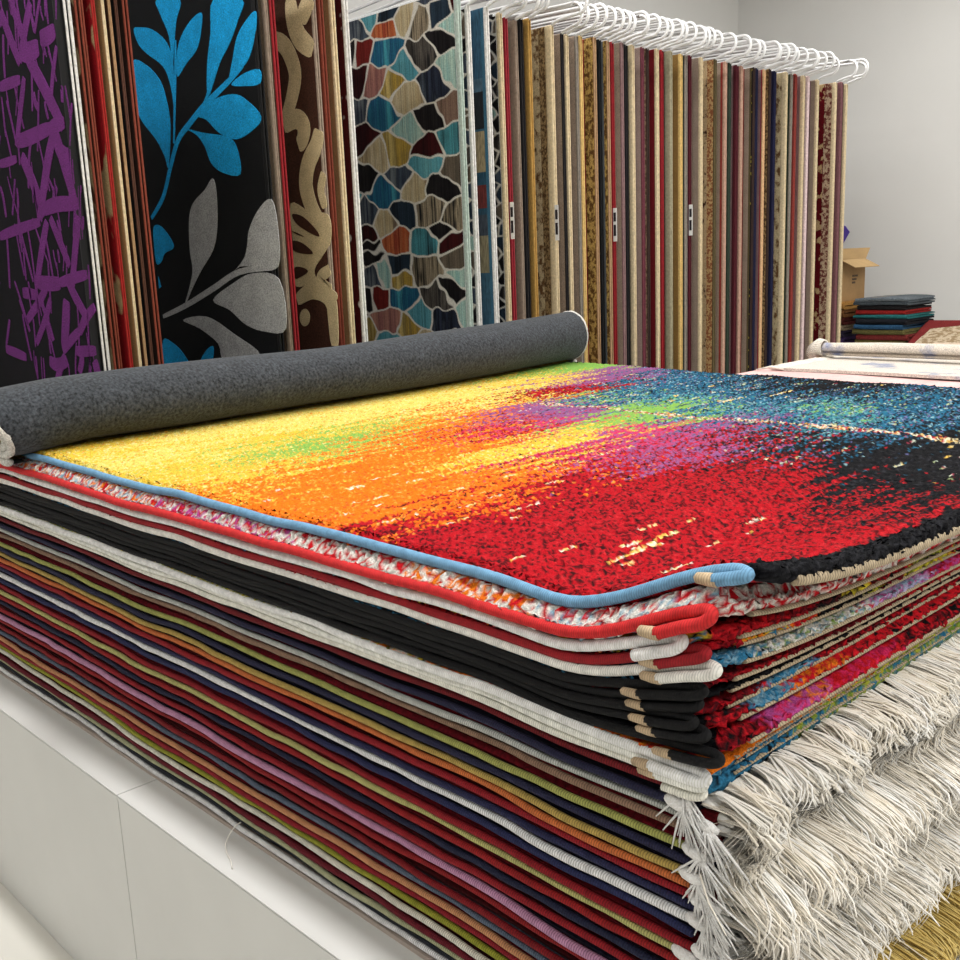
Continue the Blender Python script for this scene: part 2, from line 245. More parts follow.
CTRL= [(-1985, 785, 'Y'), (-1870, 852, 'L'), (-1921, 1049, 'L'), (-1664, 808, 'Y'), (-1588, 861, 'Y'), (-1471, 821, 'YO'), (-1865, 1156, 'Y'), (-1967, 1326, 'L'), (-1677, 1234, 'G'), (-1754, 1345, 'GY'), (-1637, 1168, 'GY'), (-1764, 1450, 'GY'), (-1928, 1525, 'L'), (-1979, 1797, 'L'), (-2093, 2094, 'LY'), (-2164, 2339, 'GY'), (-2194, 2512, 'G'), (-2205, 2675, 'G'), (-2084, 2627, 'G'), (-1378, 827, 'O'), (-1375, 917, 'O'), (-1405, 1039, 'O'), (-1519, 1245, 'O'), (-1652, 1439, 'O'), (-1701, 1571, 'O'), (-1249, 921, 'O'), (-1301, 1063, 'O'), (-1161, 985, 'O'), (-1230, 818, 'O'), (-1147, 843, 'O'), (-1270, 810, 'O'), (-1421, 1309, 'O'), (-1560, 1496, 'OR'), (-1622, 1619, 'RP'), (-1837, 1634, 'OL'), (-1323, 1147, 'O'), (-1204, 1084, 'O'), (-1544, 1665, 'P'), (-1460, 1635, 'M'), (-1487, 1541, 'MR'), (-1687, 1855, 'P'), (-1837, 2101, 'R'), (-1853, 2191, 'R'), (-1797, 1940, 'RY'), (-1315, 1284, 'Y'), (-1324, 1398, 'Y'), (-1335, 1495, 'Y'), (-1356, 1579, 'Y'), (-1405, 1668, 'G'), (-1412, 1778, 'G'), (-1420, 1859, 'G'), (-1330, 1793, 'G'), (-2018, 2266, 'Y'), (-1978, 2398, 'P'), (-1992, 2510, 'P'), (-2006, 2628, 'P'), (-1949, 2273, 'P'), (-1202, 1454, 'MR'), (-1206, 1578, 'MP'), (-1169, 1360, 'RM'), (-1083, 1417, 'RP'), (-1229, 1673, 'M'), (-1193, 1724, 'PR'), (-1139, 1274, 'RO'), (-1112, 1149, 'OR'), (-1138, 1086, 'O'), (-1100, 989, 'OR'), (-1050, 1042, 'OR'), (-1036, 808, 'R'), (-1027, 833, 'R'), (-1015, 875, 'R'), (-1000, 953, 'R'), (-956, 857, 'R'), (-831, 788, 'R'), (-777, 831, 'R'), (-885, 911, 'R'), (-913, 1018, 'R'), (-945, 1142, 'R'), (-750, 903, 'R'), (-703, 937, 'R'), (-640, 944, 'R'), (-817, 1090, 'R'), (-970, 1294, 'R'), (-908, 1338, 'R'), (-765, 1129, 'R'), (-1024, 1571, 'RP'), (-786, 1257, 'R'), (-634, 1058, 'R'), (-653, 1185, 'R'), (-846, 1381, 'RRK'), (-609, 1179, 'R'), (-829, 1439, 'R'), (-1016, 1090, 'R'), (-1595, 2008, 'B'), (-1674, 2028, 'GT'), (-1671, 2188, 'B'), (-1758, 2394, 'B'), (-1826, 2586, 'B'), (-1658, 2442, 'B'), (-1435, 2200, 'B'), (-1468, 2078, 'T'), (-1332, 1963, 'BT'), (-1345, 2146, 'B'), (-1448, 1971, 'G'), (-1448, 1896, 'G'), (-1561, 2490, 'BK'), (-1305, 2168, 'B'), (-1183, 2049, 'BT'), (-1077, 1945, 'B'), (-1111, 2091, 'T'), (-994, 1995, 'T'), (-1062, 2085, 'GT'), (-1010, 2115, 'B'), (-970, 2172, 'B'), (-849, 2082, 'BK'), (-999, 2336, 'B'), (-1110, 2375, 'BK'), (-945, 2366, 'BK'), (-1316, 2373, 'K'), (-1322, 2485, 'K'), (-1502, 2652, 'K'), (-1189, 2332, 'KB'), (-1236, 2528, 'K'), (-1433, 2429, 'KB'), (-1682, 2682, 'BK'), (-1051, 2511, 'KB'), (-1836, 2704, 'BK'), (-1563, 2596, 'K'), (-1009, 1678, 'KR'), (-924, 1671, 'KKB'), (-868, 1673, 'KKB'), (-780, 1675, 'K'), (-682, 1682, 'K'), (-863, 1545, 'KR'), (-799, 1508, 'K'), (-715, 1473, 'K'), (-663, 1493, 'K'), (-644, 1589, 'K'), (-575, 1313, 'KKR'), (-645, 1391, 'K'), (-664, 1327, 'RK'), (-626, 1237, 'RK'), (-581, 1240, 'KR'), (-588, 1356, 'KKR'), (-571, 1412, 'KKR'), (-540, 1129, 'RK'), (-902, 1976, 'B'), (-745, 1470, 'K'), (-670, 1389, 'K'), (-607, 1386, 'K'), (-651, 1588, 'K'), (-676, 1738, 'K'), (-622, 1590, 'K'), (-844, 1600, 'K'), (-570, 1377, 'K'), (-675, 1684, 'K'), (-724, 1559, 'K'), (-896, 1655, 'KKB'), (-780, 1570, 'K'), (-737, 1551, 'K'), (-729, 1605, 'K'), (-653, 1540, 'K'), (-589, 1489, 'K'), (-733, 1762, 'K'), (-806, 1658, 'KKB'), (-773, 1736, 'K'), (-578, 1276, 'KR'), (-568, 1438, 'K'), (-720, 1305, 'R'), (-556, 1100, 'R'), (-487, 1031, 'R'), (-1178, 1807, 'BP')]
LAMPS = [(-3.2,-1.4,13),(-.4,-1.4,14),(2.4,-1.4,20),(-2.9,.91,32),(-.9,.91,42),(1.4,.91,44),(-2.4,3.4,34),(0.2,3.4,34),(2.6,3.4,30),(-2.6,5.8,28),(0,5.8,34),(2.6,5.8,32)]
EXPO = 0.12
# ---------------------------------------------------------------- the big pile of rugs
XW, YN, YF = -2.92, .78, 2.60           # west end, near (front) edge, far edge of the pile
mat_pile = attr_mat('tufted_pile')
mat_flat = attr_mat('flat_coloured', var=.15, scale=200., bump=.2)

def bump_c(X, Y):
    g = sstep(-.72, -.45, X)
    h = .40 + .60 * np.exp(-np.maximum(np.asarray(Y, float) - .78, 0) / .15)
    h = h * (1 - sstep(1.2, 2.2, Y))
    return g * h

def surf(zt, amp, X, Y, seed=3):
    w = .0035 * noise1(X, .17, 5) * (1 - .0 * Y) + .002 * noise1(X, .09, seed)
    return zt + amp * bump_c(X, Y) + w * sstep(-2.95, -2.6, X)

def edge_path(xe, yn, x0=XW, y1=YF, step=.005, rad=.022, part='all'):
    """front edge from the west, round the near corner, then back along the east end: (x, y, outward normal)"""
    a = np.arange(x0, xe - rad, step)
    A = np.stack([a, np.full(len(a), yn), np.zeros(len(a)), -np.ones(len(a))], 1)
    th = np.linspace(-PI/2, 0, 8)[1:-1]
    B = np.stack([xe - rad + rad*np.cos(th), yn + rad + rad*np.sin(th), np.cos(th), np.sin(th)], 1)
    c = np.arange(yn + rad, y1, step)
    Cc = np.stack([np.full(len(c), xe), c, np.ones(len(c)), np.zeros(len(c))], 1)
    if part == 'front': return A
    if part == 'east': return np.concatenate([B[2:], Cc])
    return np.concatenate([A, B, Cc])

def dither(cols, n, r):
    cols = np.array([lin(c) for c in cols]); return cols[r.integers(0, len(cols), n)]

PAL = dict(R=(200,24,36), D=(120,12,24), W=(236,232,224), K=(16,16,19), O=(236,124,30), Y=(216,196,60), B=(52,122,160),
           G=(120,150,60), P=(188,80,150), L=(190,176,215), T=(130,170,190), M=(206,40,90), S=(205,200,190), N=(84,16,24), H=(188,190,70))

def patch_colors(spec, s, r):
    """spec: [(end, 'RW'), ...] colours along the edge in metres; dithered at tuft scale"""
    out = np.zeros((len(s), 3)); j = s + r.normal(0, .012, len(s)); prev = -9
    for e, cs in spec:
        m = (j >= prev) & (j < e)
        out[m] = dither([PAL[c] for c in cs], int(m.sum()), r); prev = e
    m = j >= prev
    out[m] = dither([PAL[c] for c in spec[-1][1]], int(m.sum()), r)
    return out

def thick_rug(zc0, rise, th, xe, yn, amp, front, east, label, bind, br, seed, tip=True, name='shag_rug', full=None, loop=.05, xend=None, deep=1.):
    r = np.random.default_rng(seed); zt = zc0 + rise; th += rise - .0075
    root = thing(name, ((XW + xe) / 2, (YN + YF) / 2, zt - th), label, 'rug', 'thick shag rugs at the top of the stack')
    # ---- field: flat body plus tufted rim
    f = M()
    xs = np.concatenate([np.linspace(XW, -1.0, 8)[:-1], np.linspace(-1.0, xe - .03, 20)]); ys = np.concatenate([np.arange(yn + .03, 1.45, .04), np.linspace(1.45, YF, 12)])
    if full is None:
        X, Y = np.meshgrid(xs, ys, indexing='ij')
        Z = surf(zt, amp, X, Y, seed)
        n, m = X.shape
        F = grid_faces(n, m)
        f.add(np.stack([X, Y, Z - .001], -1).reshape(-1, 3), F[:, ::-1], 0, lin(front_mean(front)))
        f.add(np.stack([X, Y, Z - th], -1).reshape(-1, 3), F, 0, lin((40,36,36)))
    else:
        full(f, zt, amp, xe, yn, seed)
    p = edge_path(xe, yn, step=.0045)
    prof = [(-.045, 0.), (-.026, .0015), (-.013, .001), (-.003, -.0015 - (rise - .0075) * .75), (.0025, -.25*th - (rise - .0075) * .6), (.004, -.6*th), (.0005, -.92*th), (-.02, -th)]
    if full is not None: prof[:3] = [(-.016, .0005), (-.012, .001), (-.008, 0)]
    pr = np.array([(a, b + 0 * rise) for a, b in prof]); tt = np.linspace(0, len(pr) - 1, 17 if seed < 106 else 12); prof = [(float(np.interp(q, range(len(pr)), pr[:, 0])), float(np.interp(q, range(len(pr)), pr[:, 1]))) for q in tt]
    N = len(p); V = np.zeros((N, len(prof), 3)); Cc = np.zeros((N, len(prof), 3))
    s_front = p[:, 0]; s_east = p[:, 1]
    isf = p[:, 3] < -.7
    for k, (o, dz) in enumerate(prof):
        dz = np.where(isf, dz, dz * deep)
        oo = np.where(isf & (o > 0), o * .3, o); x = p[:, 0] + p[:, 2] * oo; y = p[:, 1] + p[:, 3] * oo
        jit = r.normal(0, .0016, (N, 3)) if 0 < k < len(prof) - 2 else 0
        V[:, k, 0] = x; V[:, k, 1] = y; V[:, k, 2] = surf(zt, amp, x, y, seed) + dz
        V[:, k] += jit
        cf = patch_colors(front, s_front + (0 if k > 3 else .03 * noise1(s_front, .02, seed)), r); ce = patch_colors(east, s_east, r)
        Cc[:, k] = np.where(isf[:, None], cf, ce) if full is None else top_colors(np.minimum(x, xe - .01), np.maximum(y, yn + .006), xe, r)[0]
    f.add(V.reshape(-1, 3), grid_faces(N, len(prof))[:, ::-1], 0, Cc.reshape(-1, 3))
    f.build('field', mat_pile, root, attr=True)
    # ---- tan selvedge along the east end
    e = edge_path(xe, yn, step=.012, part='east'); e = e[e[:, 1] > yn + .035]
    sr = .0062 if full is not None else (.0026 if seed < 110 else .0017)
    q = np.stack([e[:, 0] + .001, e[:, 1], surf(zt, amp, e[:, 0], e[:, 1], seed) - th + sr * .6], 1)
    b = M(); b.tube(q, (.0045, sr), 8); b.build('selvedge', yarn((182,164,136), 'Y', .005, lo=.75), root)
    # ---- serged binding on the long front edge, looped back at the corner
    xb = xe if xend is None else xend
    a = np.arange(XW, xb - .012, .02)
    yb = yn - .002 + .0025 * noise1(a, .3, seed + 40)
    zb = surf(zt, amp, a, yb, seed) - rise
    P = np.stack([a, yb, zb], 1)
    dr = .006 if full is not None else min(th, .019)
    lx = np.array([[xb - .006, 0, -.0002], [xb + .002, -.003, -.002], [xb + .003, -.006, -.25*dr-.002], [xb - .006, -.008, -.5*dr-.002], [xb - loop * .5, -.009, -.55*dr-.002], [xb - loop, -.009, -.6*dr-.002]])
    zc = surf(zt, amp, np.array([xb]), np.array([yn]), seed)[0] - .0075
    Lp = np.stack([lx[:, 0], yb[-1] + lx[:, 1], lx[:, 2] + (surf(zt, amp, lx[:, 0], yn, seed) - rise)], 1)
    m = M(); m.tube(np.concatenate([P, smooth_poly(Lp, 4)]), br, 10)
    bo = m.build('binding', yarn(bind, 'X', .003, lo=.92, bump=.25), root)
    if tip:
        t = M(); e0 = Lp[-1]
        t.tube(np.array([e0 + (.004, 0, 0), e0 + (-.006, -.0005, -.0005), e0 + (-.018, -.001, -.001), e0 + (-.021, -.001, -.001)]), np.array([br*.98, br*.98, br*.8, br*.25]), 10)
        t.build('thread_end', yarn((196,172,140), 'X', .003, lo=.9), bo)
    return root

def front_mean(spec): return np.mean([PAL[c] for c in spec[0][1]], axis=0)

def top_colors(x, y, xe, r):
    n = len(x)
    st = noise2(x, y, .007, .10, 11); st2 = noise2(x, y, .02, .25, 12)
    jx = x + r.normal(0, .026, n) + .07 * st + .07 * st2
    jy = y + r.normal(0, .06, n) + .10 * noise2(x, y, .01, .2, 13)
    cx = np.array([c[0] for c in CTRL]) / 1000.; cy = np.array([c[1] for c in CTRL]) / 1000.
    near = np.zeros(n, int)
    for i in range(0, n, 20000):
        d = (jx[i:i+20000, None] - cx) ** 2 + (.5 * (jy[i:i+20000, None] - cy)) ** 2
        near[i:i+20000] = d.argmin(1)
    pal = dict(Y=(228,192,66), L=(236,212,108), O=(243,118,22), R=(182,19,31), G=(136,182,84), B=(40,108,140), T=(76,150,154), K=(17,17,20), P=(150,88,138), M=(206,58,100))
    lut = np.zeros((len(CTRL), 4, 3))
    for i, c in enumerate(CTRL):
        for k in range(4): lut[i, k] = lin(pal[c[2][k % len(c[2])]])
    C = lut[near, r.integers(0, 4, n) if True else 0]
    red = (C[:, 0] > .3) & (C[:, 1] < .03) & (C[:, 2] < .06)
    dark = C.sum(1) < .05
    blue = (C[:, 2] > .2) & (C[:, 0] < .1)
    def put(mask, p, c):
        k = mask & (r.random(n) < p); C[k] = lin(c)
    put(red, .26, (88,8,16)); put(red, .09, (22,15,17)); put(red, .06, (200,40,46))
    put(dark, .10, (44,44,50)); put(blue, .30, (22,46,68)); put(blue, .08, (18,20,26)); put(blue, .06, (150,190,200)); put(blue, .06, (110,110,160))
    yel = (C[:, 0] > .7) & (C[:, 1] > .5)
    put(yel, .12, (238,160,50)); put(yel, .10, (240,226,150)); put(yel, .05, (200,205,90))
    orr = (C[:, 0] > .7) & (C[:, 1] < .3) & (C[:, 1] > .1)
    put(orr, .12, (250,160,60)); put(orr, .08, (214,84,30))
    # cream and gold dashes drawn out across the rug
    dash = noise2(x, y, .0085, .07, 21) + .35 * noise2(x, y, .1, .25, 22)
    k = (dash > .95) & (red | dark | blue | orr) & (r.random(n) < .75)
    C[k] = dither([(240,216,150), (236,190,90), (238,232,214)], int(k.sum()), r)
    k = (noise2(x, y, .006, .06, 31) > .72) & (blue | dark) & (y > 1.5) & (r.random(n) < .8)
    C[k] = dither([(205,220,200), (190,205,150), (20,20,24), (160,60,80)], int(k.sum()), r)
    # the thin seam of speckles across the rug
    ln = 1.868 + .012 * noise1(x, .25, 41)
    k = (np.abs(y - ln) < .016 + .008 * noise1(x, .05, 42)) & (x > -1.75) & (r.random(n) < .7)
    C[k] = dither([(238,220,170), (200,40,60), (24,20,22), (236,228,214), (205,160,80)], int(k.sum()), r)
    # black border next to the tan end
    k = x > xe - .020 + .006 * noise1(y, .03, 51)
    C[k] = dither([(17,17,20), (17,17,20), (40,40,44)], int(k.sum()), r)
    return C, red

def far_y(X): return 2.655 - .105 * np.clip((X + 2.2) / 1.2, 0, 1.4)

def top_surface(f, zt, amp, xe, yn, seed):
    xs = np.concatenate([np.linspace(XW, -2.3, 8)[:-1], np.arange(-2.3, xe - .0135, .0046), [xe - .0135]])
    ys = np.concatenate([np.arange(yn + .0135, 1.5, .0042), np.arange(1.5, YF - .004, .0065), [YF - .004]])
    X, Y = np.meshgrid(xs, ys, indexing='ij'); Y = np.where(Y > 1.5, 1.5 + (Y - 1.5) * (far_y(X) - 1.5) / (YF - 1.5), Y); x = X.ravel(); y = Y.ravel(); n = len(x)
    r = np.random.default_rng(99)
    C, red = top_colors(x, y, xe, r)
    Z = surf(zt, amp, x, y, seed) + .001 + r.normal(0, .0013, n) - .0006 * red
    V = np.stack([x + r.normal(0, .0008, n), y + r.normal(0, .0008, n), Z], 1)
    f.add(V, grid_faces(len(xs), len(ys))[:, ::-1], 0, C)
    xq = np.linspace(XW, xe - .02, 60); yq = np.concatenate([np.arange(yn + .02, 1.4, .05), np.linspace(1.4, YF - .09, 12)]); X2, Y2 = np.meshgrid(xq, yq, indexing='ij')
    f.add(np.stack([X2, Y2, surf(zt, amp, X2, Y2, seed) - .012], -1).reshape(-1, 3), grid_faces(*X2.shape), 0, lin((60,50,45)))
    # far rim
    xx = np.arange(XW, xe, .008); a = np.stack([xx, far_y(xx) - .004, surf(zt, amp, xx, far_y(xx), seed) + .001], 1)
    b = a + (0, .006, -.004); c = a + (0, .004, -.016)
    V = np.stack([a, b, c], 1) + r.normal(0, .001, (len(xx), 3, 3))
    f.add(V.reshape(-1, 3), grid_faces(len(xx), 3)[:, ::-1], 0, lin((20,20,24)))

c_blue=(112,158,192); c_red=(206,42,44); c_white=(252,250,244); c_dred=(150,26,34); c_wh2=(238,236,228); c_black=(13,13,15); c_w=(246,246,238)
BINDZ = [-.350,-.379,-.3955,-.411,-.4205,-.4320,-.4415,-.4505,-.4595,-.4695,-.480,-.490,-.500]
AMP = [.082,.074,.062,.066,.058,.047,.040,.031,.027,.014,.0,.0,.0]
XE = [-.468,-.502,-.520,-.522,-.515,-.525,-.530,-.532,-.520,-.506,-.522,-.524,-.526]
thick = [
 ('blue', c_blue, .0066, [(-1.05,'K'),(0,'KD')], [(9,'KKK')], 'topmost abstract shag rug in yellow, orange, red, blue and black with pale blue edge'),
 ('red', c_red, .0066, [(-2.2,'RWP'),(-1.6,'RWWRTO'),(-1.2,'RWRPS'),(-.95,'WRRWS'),(-.75,'WOWRO'),(0,'RWRWTW')], [(9,'RWRWWR')], 'red and white speckled shag rug with bright red edge under the topmost rug'),
 ('white', c_white, .0062, [(-1.3,'KYB'),(-1.0,'KYTK'),(-.8,'YOKR'),(-.7,'OBKT'),(0,'KBYO')], [(.88,'RRD'),(.97,'DRN'),(1.05,'KKN'),(1.1,'YK'),(1.2,'DRK'),(1.3,'KHK'),(9,'KRD')], 'shag rug with bright white bound edge, second rug below the abstract one'),
 ('red', c_dred, .0056, [(-1.2,'KDK'),(0,'KDR')], [(.84,'RD'),(.885,'OOY'),(.905,'BT'),(.925,'OY'),(.985,'RRO'),(1.1,'KKK'),(1.13,'YHK'),(1.2,'KKD'),(1.32,'YHY'),(9,'KRK')], 'shag rug with dark red bound edge between two white-edged rugs near the top'),
 ('white', c_wh2, .0056, [(-1.3,'KDR'),(-.8,'RRD'),(0,'BKB')], [(.86,'BBT'),(1.08,'SSWWTG'),(1.1,'RMW'),(1.25,'LLPT'),(1.4,'RMP'),(9,'DRK')], 'shag rug with greyish white bound edge resting on the topmost black-edged rug'),
 ('black', c_black, .0050, [(0,'KKB')], [(.95,'DRN'),(1.2,'DDN'),(9,'RD')], 'black-edged shag rug with a dark red end, uppermost of the five black-edged rugs'),
 ('black', (16,16,18), .0048, [(0,'KKD')], [(9,'KKK')], 'black-edged shag rug with black pile at its end, second of the five black-edged rugs'),
 ('black', (13,13,15), .0048, [(0,'KKK')], [(.9,'DRN'),(1.0,'BTB'),(1.12,'RDK'),(9,'RKD')], 'black-edged shag rug with red and pale blue end, middle one of the five black-edged rugs'),
 ('black', (16,16,18), .0048, [(0,'KKK')], [(.86,'RDK'),(.93,'BTB'),(1.05,'RRO'),(9,'RKR')], 'black-edged shag rug with blue then red end, fourth of the five black-edged rugs'),
 ('black', (13,13,15), .0050, [(0,'KKK')], [(.87,'DRK'),(.95,'PMP'),(1.0,'OPM'),(1.16,'RRM'),(1.3,'KDR'),(9,'KRK')], 'black-edged shag rug with magenta and red end, lowest of the five black-edged rugs'),
 ('white', c_w, .0056, [(-1.2,'YWG'),(-.9,'OYW'),(0,'OOR')], [(1.03,'OOO'),(1.15,'OOD'),(1.4,'YSY'),(9,'YH')], 'off-white-edged shag rug with orange pile at its end, under the black-edged rugs'),
 ('white', (240,240,230), .0054, [(0,'WSG')], [(.99,'BBKT'),(1.25,'HHGY'),(9,'HGH')], 'off-white-edged shag rug with blue and green end, middle of three off-white edges'),
 ('white', (232,230,218), .0048, [(0,'SSW')], [(.95,'BKB'),(9,'HGB')], 'off-white-edged thin shag rug, lowest of three off-white edges, lying on the fringed rugs'),
]
for i, (nm, bc, br, fr, ea, lb) in enumerate(thick):
    nxt = BINDZ[i+1] if i + 1 < len(BINDZ) else -.511
    th = max(.010, min(.019, (BINDZ[i] - nxt) + .0004))
    yn = [.793,.774,.783,.786,.784,.783,.785,.782,.785,.783,.779,.783,.786][i]
    thick_rug(BINDZ[i], .020 if i == 1 else .0075, th, XE[i], yn, AMP[i], fr, ea, lb, bc, br, 100 + i, tip=(i not in (2,12)),
              full=top_surface if i == 0 else None, loop=[.028,.055,.05,.05,.06,.07,.06,.05,.055,.05,.06,.05,.04][i], deep=([1.]*10 + [1.35, 1.3, 2.0])[i], xend=[-.486,-.512,-.548,-.524,-.512,-.526,-.532,-.534,-.522,-.506,-.520,-.524,-.527][i])

# ---------------------------------------------------------------- thin fringed rugs
THIN = [  # edge z, colour, label
 (-.513,(110,18,26),'thin dark red-edged rug, uppermost of the fringed rugs, just below the off-white edges'),
 (-.527,(34,34,62),'thin navy-edged rug between the uppermost dark red edge and a pale grey edge'),
 (-.540,(190,192,186),'thin rug with pale grey serged edge, above the taupe-edged rug'),
 (-.552,(142,112,92),'thin rug with taupe serged edge, just under the pale grey-edged rug'),
 (-.571,(166,168,92),'thin rug with olive green serged edge, below the taupe-edged rug'),
 (-.583,(34,34,64),'thin navy-edged rug between the olive green edge and the gold edge'),
 (-.596,(188,160,86),'thin rug with gold serged edge, directly above the orange-edged rug'),
 (-.608,(206,112,60),'thin rug with orange serged edge in the middle of the stack'),
 (-.620,(146,22,34),'thin red-edged rug directly below the orange-edged rug'),
 (-.633,(38,40,76),'thin navy-edged rug lying just on top of the bright white-edged rug'),
 (-.646,(255,255,253),'thin rug with bright white serged edge between two navy-edged rugs'),
 (-.661,(38,42,82),'thin navy-edged rug directly below the bright white-edged rug'),
 (-.676,(146,22,32),'thin red-edged rug lying on top of the pale yellow-green-edged rug'),
 (-.687,(188,184,116),'thin rug with pale yellow-green serged edge in the lower half of the stack'),
 (-.701,(152,26,30),'thin red-edged rug directly below the pale yellow-green-edged rug'),
 (-.716,(30,34,60),'thin navy-edged rug lying between two red-edged rugs above the pink edge'),
 (-.731,(150,24,34),'thin red-edged rug lying on top of the pink-edged rug'),
 (-.747,(196,142,176),'thin rug with pink serged edge, the only pink edge in the stack'),
 (-.762,(146,26,30),'thin red-edged rug directly below the pink-edged rug'),
 (-.779,(130,20,28),'thin red-edged rug resting on the slate blue-edged rug, second below the pink one'),
 (-.794,(92,104,122),'thin rug with slate blue serged edge near the bottom of the stack'),
 (-.806,(200,140,98),'thin rug with copper serged edge near the bottom of the stack'),
 (-.818,(140,22,34),'thin dark red-edged rug between the copper edge and the lime green edge'),
 (-.829,(150,152,48),'thin rug with lime green serged edge near the bottom of the stack'),
 (-.840,(226,222,208),'thin rug with cream white serged edge, between lime green and maroon edges'),
 (-.852,(104,16,32),'thin maroon-edged rug below the cream white edge near the bottom of the stack'),
 (-.863,(176,178,140),'thin rug with sage green serged edge, third from the bottom of the stack'),
 (-.874,(24,28,38),'thin black-edged rug, second from the bottom of the stack'),
 (-.8845,(250,246,248),'thin white-edged rug, bottom one of the stack, with a loose thread hanging'),
]
def fringe_mat(a, b):
    t = NT('cotton_fringe'); v = t.node('ShaderNodeVertexColor', layer_name='Col')
    t.setcol(v.outputs[0]); t.b.inputs['Roughness'].default_value = .8; t.b.inputs['Specular IOR Level'].default_value = .15
    t.b.inputs['Sheen Weight'].default_value = .2
    return t.m
mat_fringe = fringe_mat(0, 0)

def bulge(y, z):
    """how far the mass of fringe stands out from the rug ends: soft overlapping tiers"""
    w = z + .030 * noise1(y, .33, 61) + .012 * noise1(y, .08, 62) + .05 * (y - .78)
    ph = ((-w - .49) / .105) % 1.0
    tier = np.where(ph < .25, np.sin(ph / .25 * PI / 2), .5 + .5 * np.cos((ph - .25) / .75 * PI))
    return .016 + .058 * tier + .012 * noise2(y, z, .06, .03, 63)

def make_fringe(root, xe, yn, z, th, seed, gold):
    r = np.random.default_rng(seed)
    p = edge_path(xe, yn, step=.001, rad=.02, part='east')[4:]
    # tassel stations along the end, thinner where the end runs out of the picture
    st = []; k = 0.
    L = np.concatenate([[0], np.cumsum(np.hypot(np.diff(p[:, 0]), np.diff(p[:, 1])))])
    while k < L[-1]:
        st.append(k); k += (.0092 if k < .75 else .024) * r.uniform(.8, 1.2)
    st = np.array(st); idx = np.clip(np.searchsorted(L, st), 0, len(p) - 1)
    nst = np.where(st < .75, 19, 10)
    T = np.repeat(np.arange(len(st)), nst); n = len(T)
    base = p[idx][T]
    nx, ny = base[:, 2], base[:, 3]; tx, ty = -ny, nx
    lat0 = r.normal(0, .0035, n); lay = r.uniform(0, 1, n)
    fan = r.normal(0, .013, n) + (r.normal(0, .030, len(st)))[T]; fan = np.where((base[:, 1] < yn + .05) & (fan < 0), fan * .4, fan)
    length = (r.uniform(.040, .105, len(st)))[T] * r.uniform(.75, 1.1, n)
    lift = (r.uniform(0., .010, len(st)))[T] * r.uniform(.4, 1.2, n)
    K = 9; ts = np.linspace(0, 1, K)
    P = np.zeros((n, K, 3)); ys = base[:, 1]
    curl = r.normal(0, .013, n); wv = r.normal(0, .0035, n); wp = r.uniform(0, 6.28, n)
    for k, t in enumerate(ts):
        drop = length * t ** 1.7
        zz = z + lift * math.sin(min(1, t * 2.2) * PI) - drop - .002
        zz = np.maximum(zz, -.893 + .002 * lay)
        D = bulge(ys, zz) * (.72 + .33 * lay)
        out = D * min(1., t * 2.6) ** .7 + curl * t * t
        out = np.maximum(out, .001)
        lat = lat0 * (1 - .7 * math.exp(-((t - .15) / .1) ** 2)) + fan * t + wv * np.sin(wp + 5 * t) * t
        P[:, k, 0] = base[:, 0] + nx * out + tx * lat; P[:, k, 1] = base[:, 1] + ny * out + ty * lat
        P[:, k, 2] = zz
    # triangular strands
    w = .00135 * np.array([1.1, 1., 1., 1., 1., 1., 1., .9, .5])
    wide = np.where(st < .75, 1., 1.6)[T][:, None, None]
    a1 = np.stack([tx, ty, np.zeros(n)], 1)[:, None]; a2 = np.stack([nx * .7, ny * .7, np.full(n, .6)], 1)[:, None]
    W = w[None, :, None] * wide
    V = np.stack([P + a1 * W, P - a1 * W, P + a2 * W * 1.4], 2)         # n,K,3,3
    gid = np.arange(K * 3).reshape(K, 3)
    Fb = []
    for k in range(K - 1):
        for c in range(3):
            d = (c + 1) % 3; Fb.append((gid[k, c], gid[k, d], gid[k+1, d], gid[k+1, c]))
    F = (np.array(Fb)[None] + (np.arange(n) * K * 3)[:, None, None]).reshape(-1, 4)
    if gold: pal = [(214,186,108), (228,204,132), (196,164,84), (222,196,120)]
    else: pal = [(250,243,230), (253,251,246), (242,232,214), (248,240,226), (252,250,246)]
    pl = np.array([lin(c) for c in pal])
    ct = pl[r.integers(0, len(pl), len(st))][T]; cs = pl[r.integers(0, len(pl), n)]
    C = (.6 * ct + .4 * cs) * r.uniform(.9, 1.0, n)[:, None]
    C = np.repeat(C, K * 3, 0)
    m = M(); m.add(V.reshape(-1, 3), F, 0, C)
    # knots at the root of the tassels
    near = st < .5
    for q, s0 in zip(p[idx][near], st[near]):
        if s0 > .06 and r.random() > .25: continue
        cpt = np.array([q[0] + q[2] * .004, q[1] + q[3] * .004, z - .002])
        m.tube(np.array([cpt - np.array([q[2], q[3], 0]) * .012, cpt - np.array([q[2], q[3], 0]) * .006, cpt, cpt + np.array([q[2], q[3], -.2]) * .012]), np.array([.002, .0055, .006, .003]), 7, 0, pl[1] * .95)
    m.build('fringe', mat_fringe, root, attr=True)

